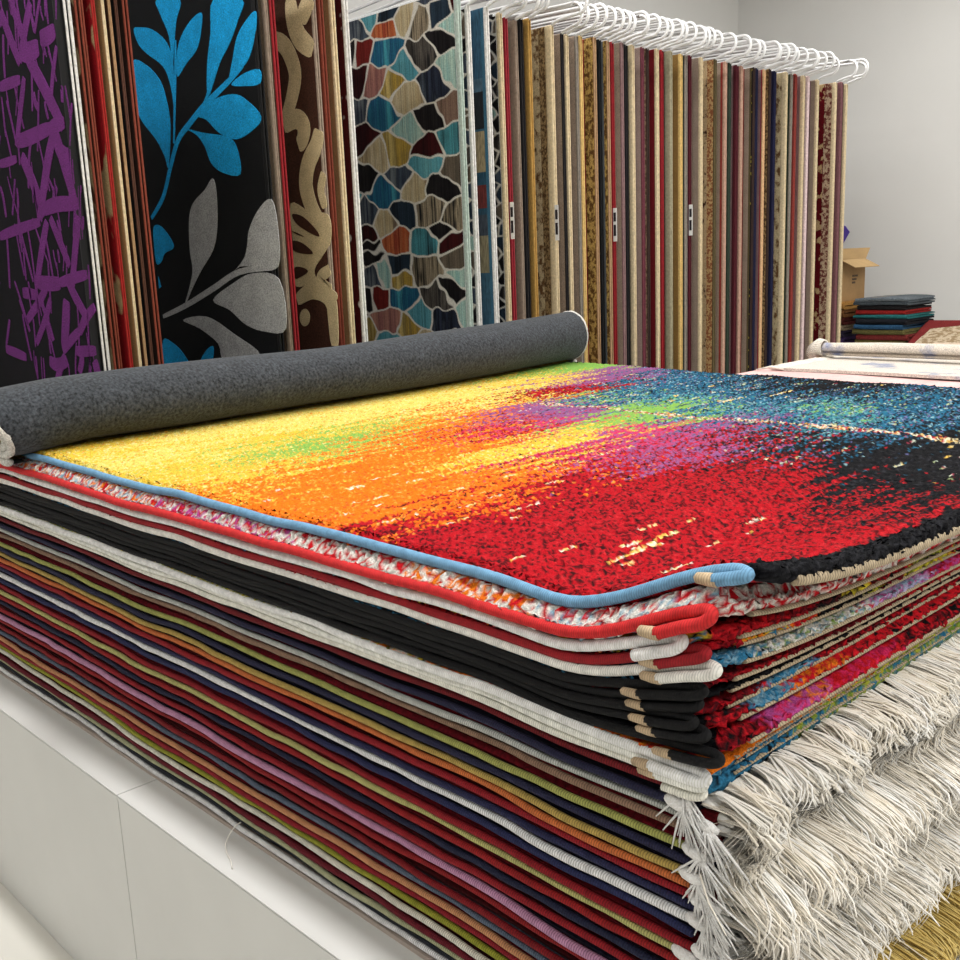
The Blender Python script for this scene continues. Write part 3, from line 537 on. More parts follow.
thread_parent = None
for i, (z, c, lb) in enumerate(THIN):
    nxt = THIN[i+1][0] if i + 1 < len(THIN) else -.893
    th = min(.0125, z - nxt)
    r = np.random.default_rng(400 + i)
    xe = -.520 + r.uniform(-.006, .008) - (.022 if i < 2 else 0); yn = .787 + r.uniform(-.003, .003) - .010 * (i / 28.)
    root = thing('fringed_rug', ((XW + xe) / 2, (YN + YF) / 2, z - th * .5), lb, 'rug', 'thin fringed rugs in the lower stack')
    f = M()
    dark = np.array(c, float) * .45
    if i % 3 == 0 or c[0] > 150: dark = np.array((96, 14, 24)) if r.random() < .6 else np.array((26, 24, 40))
    zt, zb = z + th * .5 - .0003, z - (z - nxt) + th * .5
    xs = np.linspace(XW, xe, 60); prof = [(yn + .3, zt), (yn + .012, zt), (yn + .007, z), (yn + .012, zb), (yn + .3, zb)]
    V = np.zeros((60, 5, 3))
    for k, (y, zz) in enumerate(prof):
        V[:, k] = np.stack([xs, np.full(60, y), zz + .0035 * noise1(xs, .17, 5) * sstep(-2.95, -2.6, xs)], 1)
    F = grid_faces(60, 5).tolist(); F.append([59*5+k for k in range(5)])
    f.add(V.reshape(-1, 3), F)
    f.box(XW, xe, yn + .295, YF, zb, zt)
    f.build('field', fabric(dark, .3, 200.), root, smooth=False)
    a = np.arange(XW, xe - .004, .016)
    wav = .0035 * noise1(a, .17, 5) * sstep(-2.95, -2.6, a)
    yb = yn - .001 + .0035 * noise1(a, .22, 500 + i) + .0016 * noise1(a, .05, 600 + i)
    zb_ = z + wav + .0012 * noise1(a, .12, 700 + i)
    rr = .0041 if c not in ((255,255,253), (196,142,176)) else .0050
    b = M(); b.tube(np.stack([a, yb, zb_], 1), (rr * 1.15, rr), 8)
    bo = b.build('binding', yarn(c, 'X', .0034, lo=.74, bump=.4), root)
    if i % 2 == 0 or r.random() < .3:
        kx = xe - r.uniform(.004, .020); g = M(); ky = yn - .004
        g.tube(np.array([(kx - .011, ky + .001, z + .001), (kx - .010, ky - .001, z + .001), (kx - .004, ky - .003, z + .001), (kx + .005, ky - .004, z), (kx + .014, ky - .003, z - .001), (kx + .022, ky, z - .004)]), np.array([.002, .0048, .0064, .0066, .0058, .003]), 9)
        for _ in range(26):
            l = r.uniform(.018, .05); dx = r.normal(.006, .010); o = r.uniform(.004, .012)
            g.tube(np.array([(kx + .010 + r.normal(0, .003), ky - .002, z), (kx + .014 + dx * .4, ky - o, z - l * .2), (kx + .016 + dx, ky - o * 1.1, z - l * .6), (kx + .016 + dx * 1.5, ky - o * .9, z - l)]), np.array([.0013, .0013, .0012, .0007]), 4)
        g.build('corner_knot', fabric((246,242,236) if i < 16 else (222,196,120), .08, 500.), root)
    make_fringe(root, xe, yn - .002, z, th, 800 + i, i >= 16)
    if i == len(THIN) - 1: thread_parent = root

# loose white thread from the bottom rug, and small thread ends on the olive edge
t = M(); t.tube(smooth_poly([(-1.402,.774,-.872),(-1.402,.764,-.874),(-1.404,.752,-.886),(-1.400,.742,-.896),(-1.380,.732,-.8975),(-1.355,.724,-.8975),(-1.334,.714,-.8975)], 5), .0011, 6)
t.build('loose_thread', fabric((236,232,224), .05), thread_parent)

# taupe slab under the stack: its shade on the ledge, put into colour
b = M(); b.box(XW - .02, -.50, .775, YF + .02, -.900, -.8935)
tag(b.build('shade_slab', paint('taupe_shade', (176,162,152), .55), smooth=False), 'thin taupe slab coloured as the shade under the rug stack on the white platform', 'shade_strip')

# ---------------------------------------------------------------- rolled rug across the stack
St = [.75,.79,.84,1.1,1.6,2.2,2.67]
XR = [-2.062,-2.056,-2.054,-2.054,-2.08,-2.14,-2.24]; RV = [.077,.078,.079,.080,.080,.086,.092]; RH = [.105,.11,.112,.113,.112,.102,.090]
roll = thing('rolled_rug', (-2.2, 1.75, -.345), 'rolled-up rug with charcoal felt backing outside and off-white ends, lying across the top rug', 'rug')
def spiral(y, ncount=110, turns=2.6, th=.017):
    xr = np.interp(y, St, XR); rv = np.interp(y, St, RV); rh = np.interp(y, St, RH)
    a = np.linspace(0, turns * 2 * PI, ncount)                       # inward from the outer end
    dec = th * 1.12 * a / (2 * PI)
    rH = np.maximum(rh - dec, .012); rV = np.maximum(rv - dec * .82, .008)
    cx = xr - rh; cz = -.347 + rv - .016 * (1 - sstep(.75, .95, y))
    ang = -PI * .42 - a                                             # outer end tucked underneath, wraps clockwise
    x = cx + rH * np.cos(ang); zz = cz + rV * np.sin(ang)
    nx = -np.cos(ang); nz = -np.sin(ang)
    yy = y - .10 * ((zz - cz + rv) / (2 * rv)) ** 2 * (1 - sstep(.75, 1.25, y))
    return np.stack([x, yy, zz], 1), np.stack([nx, np.zeros(ncount), nz], 1)
ysr = np.concatenate([[.75,.765,.78,.80,.83,.86], np.linspace(.92, 2.67, 26)])
O, I = [], []
for y in ysr:
    p, nn = spiral(y); wob = .0015 * np.sin(y * 9 + p[:, 0:1] * 20)
    O.append(p + nn * wob); I.append(p + nn * .011)
O = np.array(O); I = np.array(I); a, b = O.shape[:2]
m = M(); m.add(O.reshape(-1, 3), grid_faces(a, b)[:, ::-1], 0)
m.build('backing', fabric((50,53,57), .45, 150., .95, .8, .1), roll)
m = M(); m.add(I.reshape(-1, 3), grid_faces(a, b), 0)
m.build('pile', two_tone((176,140,60), (214,180,100), 60.), roll)
for y in (.747, 2.673):
    p, nn = spiral(y); m = M()
    q = p + nn * .0065
    jit = rng.normal(0, .0008, q.shape); 
    m.tube(q + jit, (.0085, .0085), 8); m.build('end_binding', two_tone((206,200,188), (246,244,238), 130., thr=.45, soft=.2), roll)
# ---------------------------------------------------------------- hanging rugs on swing arms
XF = -3.13; ZTOP = .945; ZBOT = -1.22
PC = dict(black=(13,13,15), white=(232,230,226), rust=(128,58,42), brown=(86,54,42), brightred=(160,34,30), cream=(226,206,168), tan=(176,140,104),
 nearblack=(26,23,25), darkbrown=(54,36,30), taupe=(158,140,124), crimson=(146,28,36), darkred=(108,22,30), brownbeige=(158,122,84), slate=(66,70,78),
 paleteal=(190,206,196), blue=(60,104,128), beige=(210,190,160), red=(148,36,48), gold=(192,150,80), grey=(140,132,122), goldcream=(226,190,120),
 greyblue=(104,110,112), mauve=(142,112,112), greige=(160,144,126), olive=(92,80,52), plum=(112,54,66), taupemauve=(162,140,132), sage=(172,164,136),
 olivegold=(146,112,62), darkgreen=(50,62,50), maroon=(82,24,34), pinkbeige=(200,160,140), redbrown=(146,58,50), navy=(28,30,62), peach=(230,186,140), pinkwhite=(240,214,214), maurose=(126,84,88))
_pm = {}
def pmat(k):
    if k in _pm: return _pm[k]
    tt = lambda *a, **b: two_tone(*a, **b)
    if k == 'purple': m = fabric((13,11,16), .4, 260.)
    elif k == 'leaf': m = fabric((13,14,16), .4, 260.)
    elif k == 'scroll': m = fabric((62,36,26), .3, 260.)
    elif k == 'beigeblot': m = tt((92,56,40), (196,172,132), 7., (1,1,.8), .48, .02)
    elif k == 'redblot': m = tt((160,20,30), (206,178,132), 5., (1,1,.9), .56, .02)
    elif k == 'goldblot': m = tt((70,34,28), (196,160,110), 5., (1,1,.6), .38, .02)
    elif k == 'brownblot': m = tt((84,56,42), (206,186,150), 7., (1,1,.5), .6, .02)
    elif k == 'taupeblot': m = tt((120,100,84), (150,132,112), 3., (1,1,.6))
    elif k == 'maroonpebble': m = tt((232,226,220), (80,22,24), 16., (1,1,1), .22, .04, vor=True)
    elif k == 'patch': m = patch_mat()
    elif k == 'brownorn': m = tt((92,68,44), (176,148,104), 95., (1,1,.8), .5, .08)
    elif k == 'creamorn': m = tt((120,88,56), (226,206,164), 34., (1,1,.75), .45, .06)
    elif k == 'creamorn2': m = tt((74,44,34), (206,180,140), 38., (1,1,.8), .38, .05)
    elif k == 'goldorn': m = tt((112,78,40), (214,176,100), 75., (1,1,.7), .5, .07)
    elif k == 'taupeorn': m = tt((120,92,76), (172,144,118), 70.)
    elif k == 'orangeorn': m = tt((150,92,60), (206,170,118), 80.)
    elif k == 'dotborder': m = tt((150,140,60), (28,32,40), 42., (1,1,1), .3, .05, vor=True)
    elif k == 'persian': m = tt((102,16,24), (206,176,130), 17., (1,1,.8), .57, .02)
    elif k == 'persianband': m = tt((116,60,52), (206,180,150), 60., (1,1,1), .5, .05)
    elif k in ('mosaic','pebble'): m = fabric((60,58,58), .3, 200.)
    else: m = fabric(PC[k], .14, 240.)
    _pm[k] = m; return m

def patch_mat():
    t = NT('patchwork_pile'); tc = t.node('ShaderNodeTexCoord'); sp = t.node('ShaderNodeSeparateXYZ'); t.link(tc.outputs['Object'], sp.inputs[0])
    mr = t.node('ShaderNodeMapRange'); mr.inputs[1].default_value = 0.; mr.inputs[2].default_value = 2.165
    t.link(sp.outputs['Z'], mr.inputs[0])
    def at(v): return (v + 1.22) / 2.165
    s = [(0,(62,104,126)),(at(-.05),(150,140,110)),(at(.10),(70,80,92)),(at(.19),(40,84,106)),(at(.215),(120,48,44)),(at(.31),(40,88,112)),(at(.36),(172,156,120)),(at(.52),(64,108,130)),(at(.53),(28,34,40)),(at(.67),(84,116,136)),(at(.72),(52,96,124))]
    a = t.ramp(mr.outputs[0], s, True)
    n = t.noise(t.coord((1,1,.2)), 120., 3)
    b = t.ramp(n.outputs[0], [(.3,(160,160,160)),(.65,(255,255,255))])
    t.setcol(t.mix(1., a, b, 'MULTIPLY')); t.b.inputs['Roughness'].default_value = .95
    t.bump(n.outputs[0], .3, .002)
    return t.m

white_steel = paint('white_enamel', (236,236,236), .35, .01, .5)
CELLC = dict(bl=[(44,108,134),(36,78,112),(70,150,164)], te=[(84,150,164),(110,170,176)], gr=[(74,84,98),(50,56,70),(110,116,120)], dk=[(42,56,70),(28,34,42)], cr=[(206,190,156),(190,168,128),(120,100,84)],
 bc=[(26,26,28),(160,144,120),(60,52,46)], kg=[(36,34,34),(90,84,78),(24,22,22)], k=[(22,20,22),(40,36,36)], dr=[(110,34,30)], mr=[(64,18,20),(40,16,18)], pk=[(156,104,98),(180,128,110)], ye=[(190,156,70),(140,120,70),(206,180,110)],
 nv=[(44,50,66),(28,30,40),(90,100,112)], pt=[(150,190,184),(176,200,186),(110,160,166)], br=[(130,104,90)], td=[(80,150,160),(36,44,52)], tp=[(110,98,84),(60,54,48)])
CELLC['or'] = [(176,84,50),(190,110,70),(150,66,46)]

def pebble(A, Z, cells, seed, lw=.0075):
    """white-outlined pebbles, streaked up and down"""
    n = len(A); d1 = np.full(n, 9.); d2 = np.full(n, 9.); k1 = np.zeros(n, int)
    wa = A + .013 * noise2(A, Z, .045, .05, seed); wz = Z + .014 * noise2(A, Z, .05, .06, seed + 1)
    for i, (a, z, c) in enumerate(cells):
        d = np.hypot((wa - a / 1000.) * .58, wz - z / 1000.)
        b = d < d1
        d2 = np.where(b, d1, np.minimum(d2, d)); k1 = np.where(b, i, k1); d1 = np.where(b, d, d1)
    r = np.random.default_rng(seed); C = np.zeros((n, 3))
    sv = .7 * noise1(A, .0045, seed + 2) + .8 * noise1(A, .045, seed + 9) + .5 * noise1(A, .02, seed + 3) + .35 * noise2(A, Z, .006, .07, seed + 4) + .5 * noise2(A, Z, .03, .05, seed + 5)
    for i, (a, z, c) in enumerate(cells):
        m = k1 == i
        if not m.any(): continue
        cs = np.array([lin(q) for q in CELLC[c]]); t = np.clip((sv[m] + 1.1) / 2.2, 0, .999) * (len(cs) - 1 + 1e-6) if len(cs) > 1 else np.zeros(int(m.sum()))
        j = np.minimum(t.astype(int), len(cs) - 1); j2 = np.minimum(j + 1, len(cs) - 1); w = (t - j)[:, None]
        C[m] = cs[j] * (1 - w) + cs[j2] * w
    C *= np.clip(1 + .55 * noise1(A, .0036, seed + 12) * (.4 + .6 * np.abs(noise2(A, Z, .02, .12, seed + 13))), .3, 2)[:, None]
    e = (d2 - d1); k = 1 - sstep(lw * .6, lw * 1.1, e)
    wc = lin((226,220,208))
    C = C * (1 - k[:, None]) + wc * k[:, None]
    return C * r.uniform(.9, 1.06, n)[:, None]

def figure(m, polys, mi, y, dy, x_of, thick=.0015, smooth=True):
    for i, P in enumerate(polys):
        P = np.array(P, float) / 1000.
        if smooth and len(P) > 3: P = smooth_poly(P, 4, True)
        n = len(P); yy = y - dy - .00004 * (i % 9)
        V = np.concatenate([np.stack([x_of - P[:, 0], np.full(n, yy), P[:, 1]], 1), np.stack([x_of - P[:, 0], np.full(n, y + .001), P[:, 1]], 1)])
        ar = np.sum(P[:, 0] * np.roll(P[:, 1], -1) - np.roll(P[:, 0], -1) * P[:, 1])
        f = list(range(n)); F = [f if ar < 0 else f[::-1]]
        F += [((k + 1) % n, k, n + k, n + (k + 1) % n) if ar < 0 else (k, (k + 1) % n, n + (k + 1) % n, n + k) for k in range(n)]
        m.add(V, F, mi)

def ribbon(P, w, taper=.5):
    P = np.array(P, float)
    if len(P) > 2: P = smooth_poly(P, 5)
    T = np.gradient(P, axis=0); T /= np.linalg.norm(T, axis=1)[:, None] + 1e-9
    N = np.stack([-T[:, 1], T[:, 0]], 1); t = np.linspace(0, 1, len(P))
    P[:, 0] = np.clip(P[:, 0], 6, 950)
    h = .5 * w * (taper + (1 - taper) * np.sin(t * PI) ** .5)[:, None]
    return np.concatenate([P + N * h, (P - N * h)[::-1]]).tolist()

DESC = dict(purple='black hanging rug with purple scribbled lines, at the far left of the rack', white='hanging rug with white edge just right of the purple-scribbled rug', white2='hanging rug with second white edge right of the purple-scribbled rug',
 beige1='hanging rug with rust edge and beige-brown pattern beside the two white edges', rust1='brown hanging rug with rust edge, between beige-brown and bright red rugs', red1='hanging rug with bright red edge and beige patches, left of the blue leaf rug',
 beige2='gold-beige hanging rug with cream edge, right of the bright red one by the leaf rug', brown1='brown hanging rug with tan edge and cream flecks, left of the leaf rug', dark1='near-black hanging rug with brown edge, second left of the blue leaf rug',
 dark2='dark brown hanging rug with rust edge touching the left of the leaf rug', leaf='black hanging rug with bright blue and grey leaves', taupe1='taupe hanging rug edge immediately right of the black leaf rug', red2='hanging rug with crimson edge just left of the brown scroll rug',
 scroll='dark brown hanging rug with cream scrolls', red3='hanging rug with rust-red edge just right of the brown scroll rug', beige3='brown-beige hanging rug with cream edge, between brown scroll and pebble rugs', maroonpeb='hanging rug with maroon pebbles and white edge, just left of the big pebble rug',
 mosaic='hanging rug with large blue, black and cream pebbles outlined in white', darkpebble='narrow strip of dark pebble rug just right of the big pebble rug', patch='hanging rug of blue, tan and red patches with white edge', greypebble='grey pebble-patterned rug with cream edge, right of the blue patchwork rug',
 taupered='hanging rug showing a thin red edge, right of the last pebble rug', taupe2='taupe hanging rug between a thin red edge and a near-black edge', darkdot='near-black hanging rug edge just left of the gold-edged rug', gold='hanging rug with broad gold edge, left of the cream ornamented rug',
 ornament='hanging rug with cream floral border and broad cream edge', taupe3='taupe hanging rug with near-black edge, right of the cream floral border', creamedge='hanging rug with narrow cream edge between two taupe rugs', taupe4='taupe hanging rug with grey edge, just left of the golden cream edge',
 goldcream='hanging rug with thin golden cream edge, left of the red and gold floral rug', redgoldorn='hanging rug with red stripe and gold floral border', black1='black hanging rug edge right of the red and gold floral rug', greygold='grey-blue hanging rug with gold flecked border, left of a broad crimson edge',
 crimson1='hanging rug with broad crimson edge right of the gold flecked border', greybeige='pale grey-beige hanging rug with mauve edge, right of the broad crimson edge', charcoal1='charcoal hanging rug edge left of a cream-edged olive rug', cream2='olive hanging rug with broad cream edge, near the middle of the rack',
 mauve1='mauve-taupe hanging rug with plum edge, right of the broad cream edge', speckle='speckled taupe-brown hanging rug left of the dark red one', darkred1='dark red hanging rug with cream edge near the middle of the rack', crimson2='near-black hanging rug with narrow crimson edge, right of the dark red rug',
 sage='hanging rug with broad sage beige edge', olivegold='olive-gold hanging rug with golden cream edge, right of the sage one', greygreen='dark green hanging rug with thin grey edge right of the olive-gold rug', maroon1='very dark maroon hanging rug just left of the tagged taupe rug',
 taupe5='taupe hanging rug with cream edge and a tag, left of the beige ornamented rug', beigeorn='hanging rug with beige and orange-brown ornamented borders', pinkbeige='taupe hanging rug with pink-beige edge and red-brown line', green1='dark green hanging rug edge right of the pink-beige one',
 maroon2='mauve hanging rug with maroon edge, right of the dark green edge', cream3='plum hanging rug with pinkish cream edge, right of the maroon edge', taupe6='taupe hanging rug with dotted olive edge beside navy', navy1='navy hanging rug directly right of the dotted olive edge',
 peach='mauve hanging rug with peach edge, between the two navy rugs', brownorn2='brown ornamented hanging rug just left of the second navy edge', navy2='navy hanging rug left of the beige floral border with cream edge', creamorn3='beige floral hanging rug with broad cream edge, right of the second navy edge',
 green2='dark green hanging rug with grey edge, right of the broad cream floral one', red4='hanging rug with red-brown edge towards the far end of the rack', mauve2='mauve hanging rug with cream edge, right of the red-brown edge', pinkwhite='hanging rug with bright pinkish white edge near the far end',
 taupe7='taupe hanging rug with cream edge just left of the red persian-patterned rug', persian='dark red ornate hanging rug with patterned band and cream edge near the far end', mauve3='rose-mauve hanging rug, second from the far end of the rack', last='last hanging rug with cream edge at the far end of the rack')
TAGS = {'taupered':.24, 'ornament':.23, 'crimson1':.22, 'maroon1':.24}
re_ = np.random.default_rng(5); EXT = [tuple(c) for c in CELLS]
for _ in range(3000):                      # more pebbles where the big pebble rug carries on out of sight
    c = (re_.uniform(-40, 800), re_.uniform(-1300, 1080))
    if min(math.hypot((c[0] - q[0]) * .58, c[1] - q[1]) for q in EXT) > 92: EXT.append((c[0], c[1], ['bl','te','k','cr','gr','mr','bc','ye','pt'][re_.integers(0, 9)]))
LIFT = dict(mosaic=.10, darkpebble=.045, patch=.04, greypebble=.035, taupered=.02, taupe2=.02, darkdot=.02, gold=.03, ornament=.02, taupe3=-.005)
W = .93
NP = len(PAGES)
for i, (nm, y, bands) in enumerate(PAGES):
    if bands[0][1] not in PC: bands = [(5, 'darkbrown' if bands[0][1] != 'goldorn' else 'tan'), (bands[0][0] - 5, bands[0][1])] + bands[1:]
    gap = (PAGES[i+1][1] - y) if i + 1 < NP else .06
    t = min(.016, gap * (.5 if y > 1.75 else .28))
    r = np.random.default_rng(900 + i)
    if nm in ('purple',): t = .006
    xf = XF + (r.uniform(-.004, .004) if 0 < i else 0) - (.05 if y < 1.75 else 0)
    ztop = ZTOP + r.uniform(-.006, .006) + LIFT.get(nm, .10 if y < 2.9 else 0)
    root = thing('hanging_rug', (xf - W / 2, y + t / 2, ZBOT), DESC[nm], 'rug', 'rugs hanging on the swing-arm rack')
    sh = t * .27
    # cross-section of a rug folded over its arm (front leaf, fold, back leaf)
    R = t / 2; R2 = R - sh; cy = y + R
    aa = np.linspace(PI, 0, 9)
    prof = [(y, ZBOT), (y, -.4), (y, .4)] + [(cy + R * math.cos(q), ztop - R + R * math.sin(q)) for q in aa] + [(y + t, .4), (y + t, ZBOT)]
    prof += [(y + t - sh, ZBOT), (y + t - sh, .4)] + [(cy + R2 * math.cos(q), ztop - R + R2 * math.sin(q)) for q in aa[::-1]] + [(y + sh, .4), (y + sh, -.4), (y + sh, ZBOT)]
    prof = np.array(prof); n = len(prof)
    if y < 1.75 and i: k0 = .45; bands = [(bands[0][0] * k0, bands[0][1]), (bands[1][0] + bands[0][0] * (1 - k0), bands[1][1])]
    if nm == 'red2': bands = [(11, 'crimson'), (60, 'taupeblot')]
    b0 = bands[0][0] / 1000.; xs = [xf - b0 * .98]; mi = []; mats = []
    acc = b0
    for (w, c) in bands[1:]:
        acc += w / 1000.; xs.append(xf - min(acc, W)); mats.append(pmat(c)); mi.append(len(mats) - 1)
    if xs[-1] > xf - W + .001: xs.append(xf - W); mi.append(len(mats) - 1)
    f = M()
    k = len(xs)
    V = np.stack([np.repeat(np.array(xs)[:, None], n, 1), np.repeat(prof[None, :, 0], k, 0), np.repeat(prof[None, :, 1], k, 0)], -1)
    F = grid_faces(k, n, True); fm = np.repeat(mi, n)
    f.add(V.reshape(-1, 3), F[:, ::-1], fm)
    f.add(V[0], [list(range(n))], 0); f.add(V[-1], [list(range(n))[::-1]], mi[-1])
    if nm in ('mosaic', 'darkpebble', 'greypebble'):
        mats[0] = mat_flat
        a0, a1 = b0, (min(.70, bands[1][0] / 1000. + b0) if nm == 'mosaic' else .12)
        A = np.arange(a0, a1, .0034); Zz = np.arange(ZBOT + .01, ztop - .012, .0034)
        GA, GZ = np.meshgrid(A, Zz, indexing='ij')
        if nm == 'mosaic': cells = EXT
        else: cells = [(a_ + r.uniform(-14, 14), z0 + r.uniform(-18, 18) + (35 if a_ > 50 else 0), r.choice(['k','k','kg','gr','dk','tp','pt'])) for z0 in range(-1260, 1000, 70) for a_ in (15, 95, 175)]
        Cc = pebble(GA.ravel(), GZ.ravel(), cells, 40 + i)
        Vg = np.stack([xf - GA.ravel(), np.full(GA.size, y - .0012), GZ.ravel()], 1)
        f.add(Vg, grid_faces(len(A), len(Zz)), 0, Cc)
    if nm == 'purple':
        mats.append(fabric((94,38,100), .35, 240.)); q = len(mats) - 1
        rp = np.random.default_rng(77); ex = []
        for _ in range(110):
            a0 = rp.uniform(20, 620); z0 = rp.uniform(-420, 1020); l = rp.uniform(40, 190); an = rp.choice([1.3, 1.75, 1.5, 1.62]) + rp.normal(0, .12)
            ex.append(([(a0, z0), (a0 + l * math.cos(an) * .5 + rp.normal(0, 4), z0 + l * math.sin(an) * .5), (a0 + l * math.cos(an), z0 + l * math.sin(an))], rp.uniform(5, 13)))
        figure(f, [ribbon([(q[0] + rp.normal(0, 2), q[1] + rp.normal(0, 4)) for q in ((p[0], (np.array(p[0]) * .6 + np.array(p[1]) * .4 + rp.normal(0, 4, 2)).tolist(), p[1]))], w * .95, .7) for p, w in PURPLE] + [ribbon(p, w, .6) for p, w in ex], q, y, .0012, XF, smooth=False)
    if nm == 'leaf':
        mats += [fabric((20,146,204), .22, 240.), fabric((160,160,160), .25, 240.)]; q = len(mats)
        figure(f, LEAF_BLUE, q - 2, y, .0014, XF); figure(f, [ribbon(p, w * .72, .6) for p, w in LEAF_STEM], q - 2, y, .0012, XF, smooth=False)
        figure(f, LEAF_GREY, q - 1, y, .0014, XF); figure(f, [ribbon(p, w * .75, .6) for p, w in LEAF_GSTEM], q - 1, y, .0012, XF, smooth=False)
    if nm == 'scroll':
        mats += [fabric((196,176,138), .18, 240.), pmat('scroll')]; q = len(mats)
        figure(f, [ribbon(p, w * 1.05, .55) for p, w in SCROLL], q - 2, y, .0012, XF, smooth=False)
        figure(f, SCROLL_BLOB, q - 2, y, .0013, XF); figure(f, SCROLL_HOLE, q - 1, y, .0024, XF)
    f.build('field', mats, root, smooth=False, attr=nm in ('mosaic', 'darkpebble', 'greypebble'))
    # bound border along the visible edge: follows the fold, both leaves
    e = M()
    yy = [y + sh / 2] ; 
    Pb = [(xf - b0 / 2, y + sh / 2, ZBOT)] + [(xf - b0 / 2, y + sh / 2, z) for z in np.linspace(-.9, ztop - R - .02, 12)] + [(xf - b0 / 2, cy + (R - sh/2) * math.cos(q), ztop - R + (R - sh/2) * math.sin(q)) for q in aa] + [(xf - b0 / 2, y + t - sh / 2, z) for z in (ztop - R - .02, 0, ZBOT)]
    Pb = np.array(Pb); ea = np.linspace(0, 2*PI, 10, endpoint=False)
    hw = max(b0 / 2, .004); ht = sh * .5 + .0012
    Tn = np.gradient(Pb, axis=0); Tn /= np.linalg.norm(Tn, axis=1)[:, None]
    Nn = np.stack([np.zeros(len(Pb)), -Tn[:, 2], Tn[:, 1]], 1)
    ca = np.sign(np.cos(ea)) * np.abs(np.cos(ea)) ** .6; sa = np.sign(np.sin(ea)) * np.abs(np.sin(ea)) ** .6
    V = Pb[:, None] + np.array([1, 0, 0])[None, None] * (ca * hw)[None, :, None] + Nn[:, None] * (sa * ht)[None, :, None]
    F = grid_faces(len(Pb), 10, True).tolist() + [list(range(10)), [(len(Pb)-1)*10 + q for q in range(10)][::-1]]
    e.add(V.reshape(-1, 3), F)
    e.build('edge_binding', yarn(PC[bands[0][1]], 'Z', .003, lo=.96, bump=.08), root)
    if nm in TAGS:
        z1 = TAGS[nm]; g = M(); g.box(xf - .004, xf + .018, y - .0022, y - .0012, z1 - .15, z1)
        tg = g.build('label_tag', paint('tag_card', (232,230,226), .6), root, smooth=False)
        g = M(); g.box(xf - .001, xf + .013, y - .0028, y - .0021, z1 - .125, z1 - .075); g.box(xf - .001, xf + .013, y - .0028, y - .0021, z1 - .06, z1 - .02)
        g.build('print', paint('tag_ink', (40,34,40), .7), tg, smooth=False)
    # the hanger arm: a bent white tube with a long loop
    tr = min(.0075, gap * .36); j = r.uniform(-.02, .02) + .045 * (nm == 'ornament'); yc = cy; ti = t * .2; up_ = ztop - ZTOP
    hp = [(-4.10, 1.078, tr), (-3.6, 1.070 + up_, tr), (XF + .02, 1.052 + up_, tr)]
    th = np.linspace(PI / 2, -PI / 2 - .12, 13); rad = .044
    hp += [(XF + .085 + j + rad * math.cos(q), 1.006 + up_ + rad * math.sin(q), tr) for q in th]
    zt_ = ztop - sh - ti * 1.05
    hp += [(XF + .045, .958 + up_, tr), (xf + .004, zt_ + tr + .003, tr), (xf - .02, zt_, ti), (xf - .10, zt_, ti), (-3.98, zt_, ti)]
    hp = np.array(hp); hs = smooth_poly(hp, 2); P = np.stack([hs[:, 0], np.full(len(hs), yc), hs[:, 1]], 1); tr = np.maximum(hs[:, 2], .0008)
    g = M(); g.tube(P, tr, 8)
    short = DESC[nm].split(',')[0]
    tag(g.build('hanger_arm', white_steel), ' '.join(('white hanger arm of the ' + short).split()[:16]), 'hanger', 'white hanger arms of the rug rack')

g = M(); g.box(-4.14, -4.09, 1.2, 6.35, 1.05, 1.10)
rr = g; post = []
rack = thing('rug_rack', (-4.115, 3.8, FL), 'long white steel rack behind the hanging rugs that carries the hanger arms', 'rack')
rr.build('rail', white_steel, rack, smooth=False)
for yy in (1.22, 3.8, 6.3):
    g = M(); g.box(-4.14, -4.09, yy - .025, yy + .025, FL, 1.05); g.build('post', white_steel, rack, smooth=False)
# ---------------------------------------------------------------- platforms
tile = paint('white_laminate', (212,212,209), .32, .025, .4, 2.5)
dark_gap = paint('dark_core', (60,58,56), .8)
def platform(x0, x1, y0, y1, ztop, label):
    root = thing('display_platform', ((x0 + x1) / 2, (y0 + y1) / 2, FL), label, 'platform', 'white display platforms')
    g = M(); g.box(x0 + .004, x1 - .004, y0 + .016, y1 - .004, FL, ztop - .003); g.build('carcass', dark_gap, root, smooth=False)
    g = M(); V = bevel_box(x0 + .0014, x1 - .0014, y0, y1, ztop - .003, ztop, .0008); g.add(*V); g.build('top_panel', tile, root, smooth=False)
    g = M(); V = bevel_box(x0 + .0014, x1 - .0014, y0 + .0005, y0 + .0155, FL + .001, ztop - .0048, .0008); g.add(*V); g.build('front_panel', tile, root, smooth=False)
    return root
def bevel_box(x0, x1, y0, y1, z0, z1, b):
    V = []; 
    for z, k in ((z0, b), (z0 + b, 0), (z1 - b, 0), (z1, b)):
        V += [(x0 + k, y0 + k, z), (x1 - k, y0 + k, z), (x1 - k, y1 - k, z), (x0 + k, y1 - k, z)]
    F = grid_faces(4, 4, True)[:, ::-1].tolist() + [(3,2,1,0), (12,13,14,15)]
    return V, F
platform(-3.20, -1.697, .699, 2.66, -.900, 'white display platform under the left half of the rug stack')
platform(-1.697, -.22, .699, 2.66, -.900, 'white display platform under the right half of the rug stack')

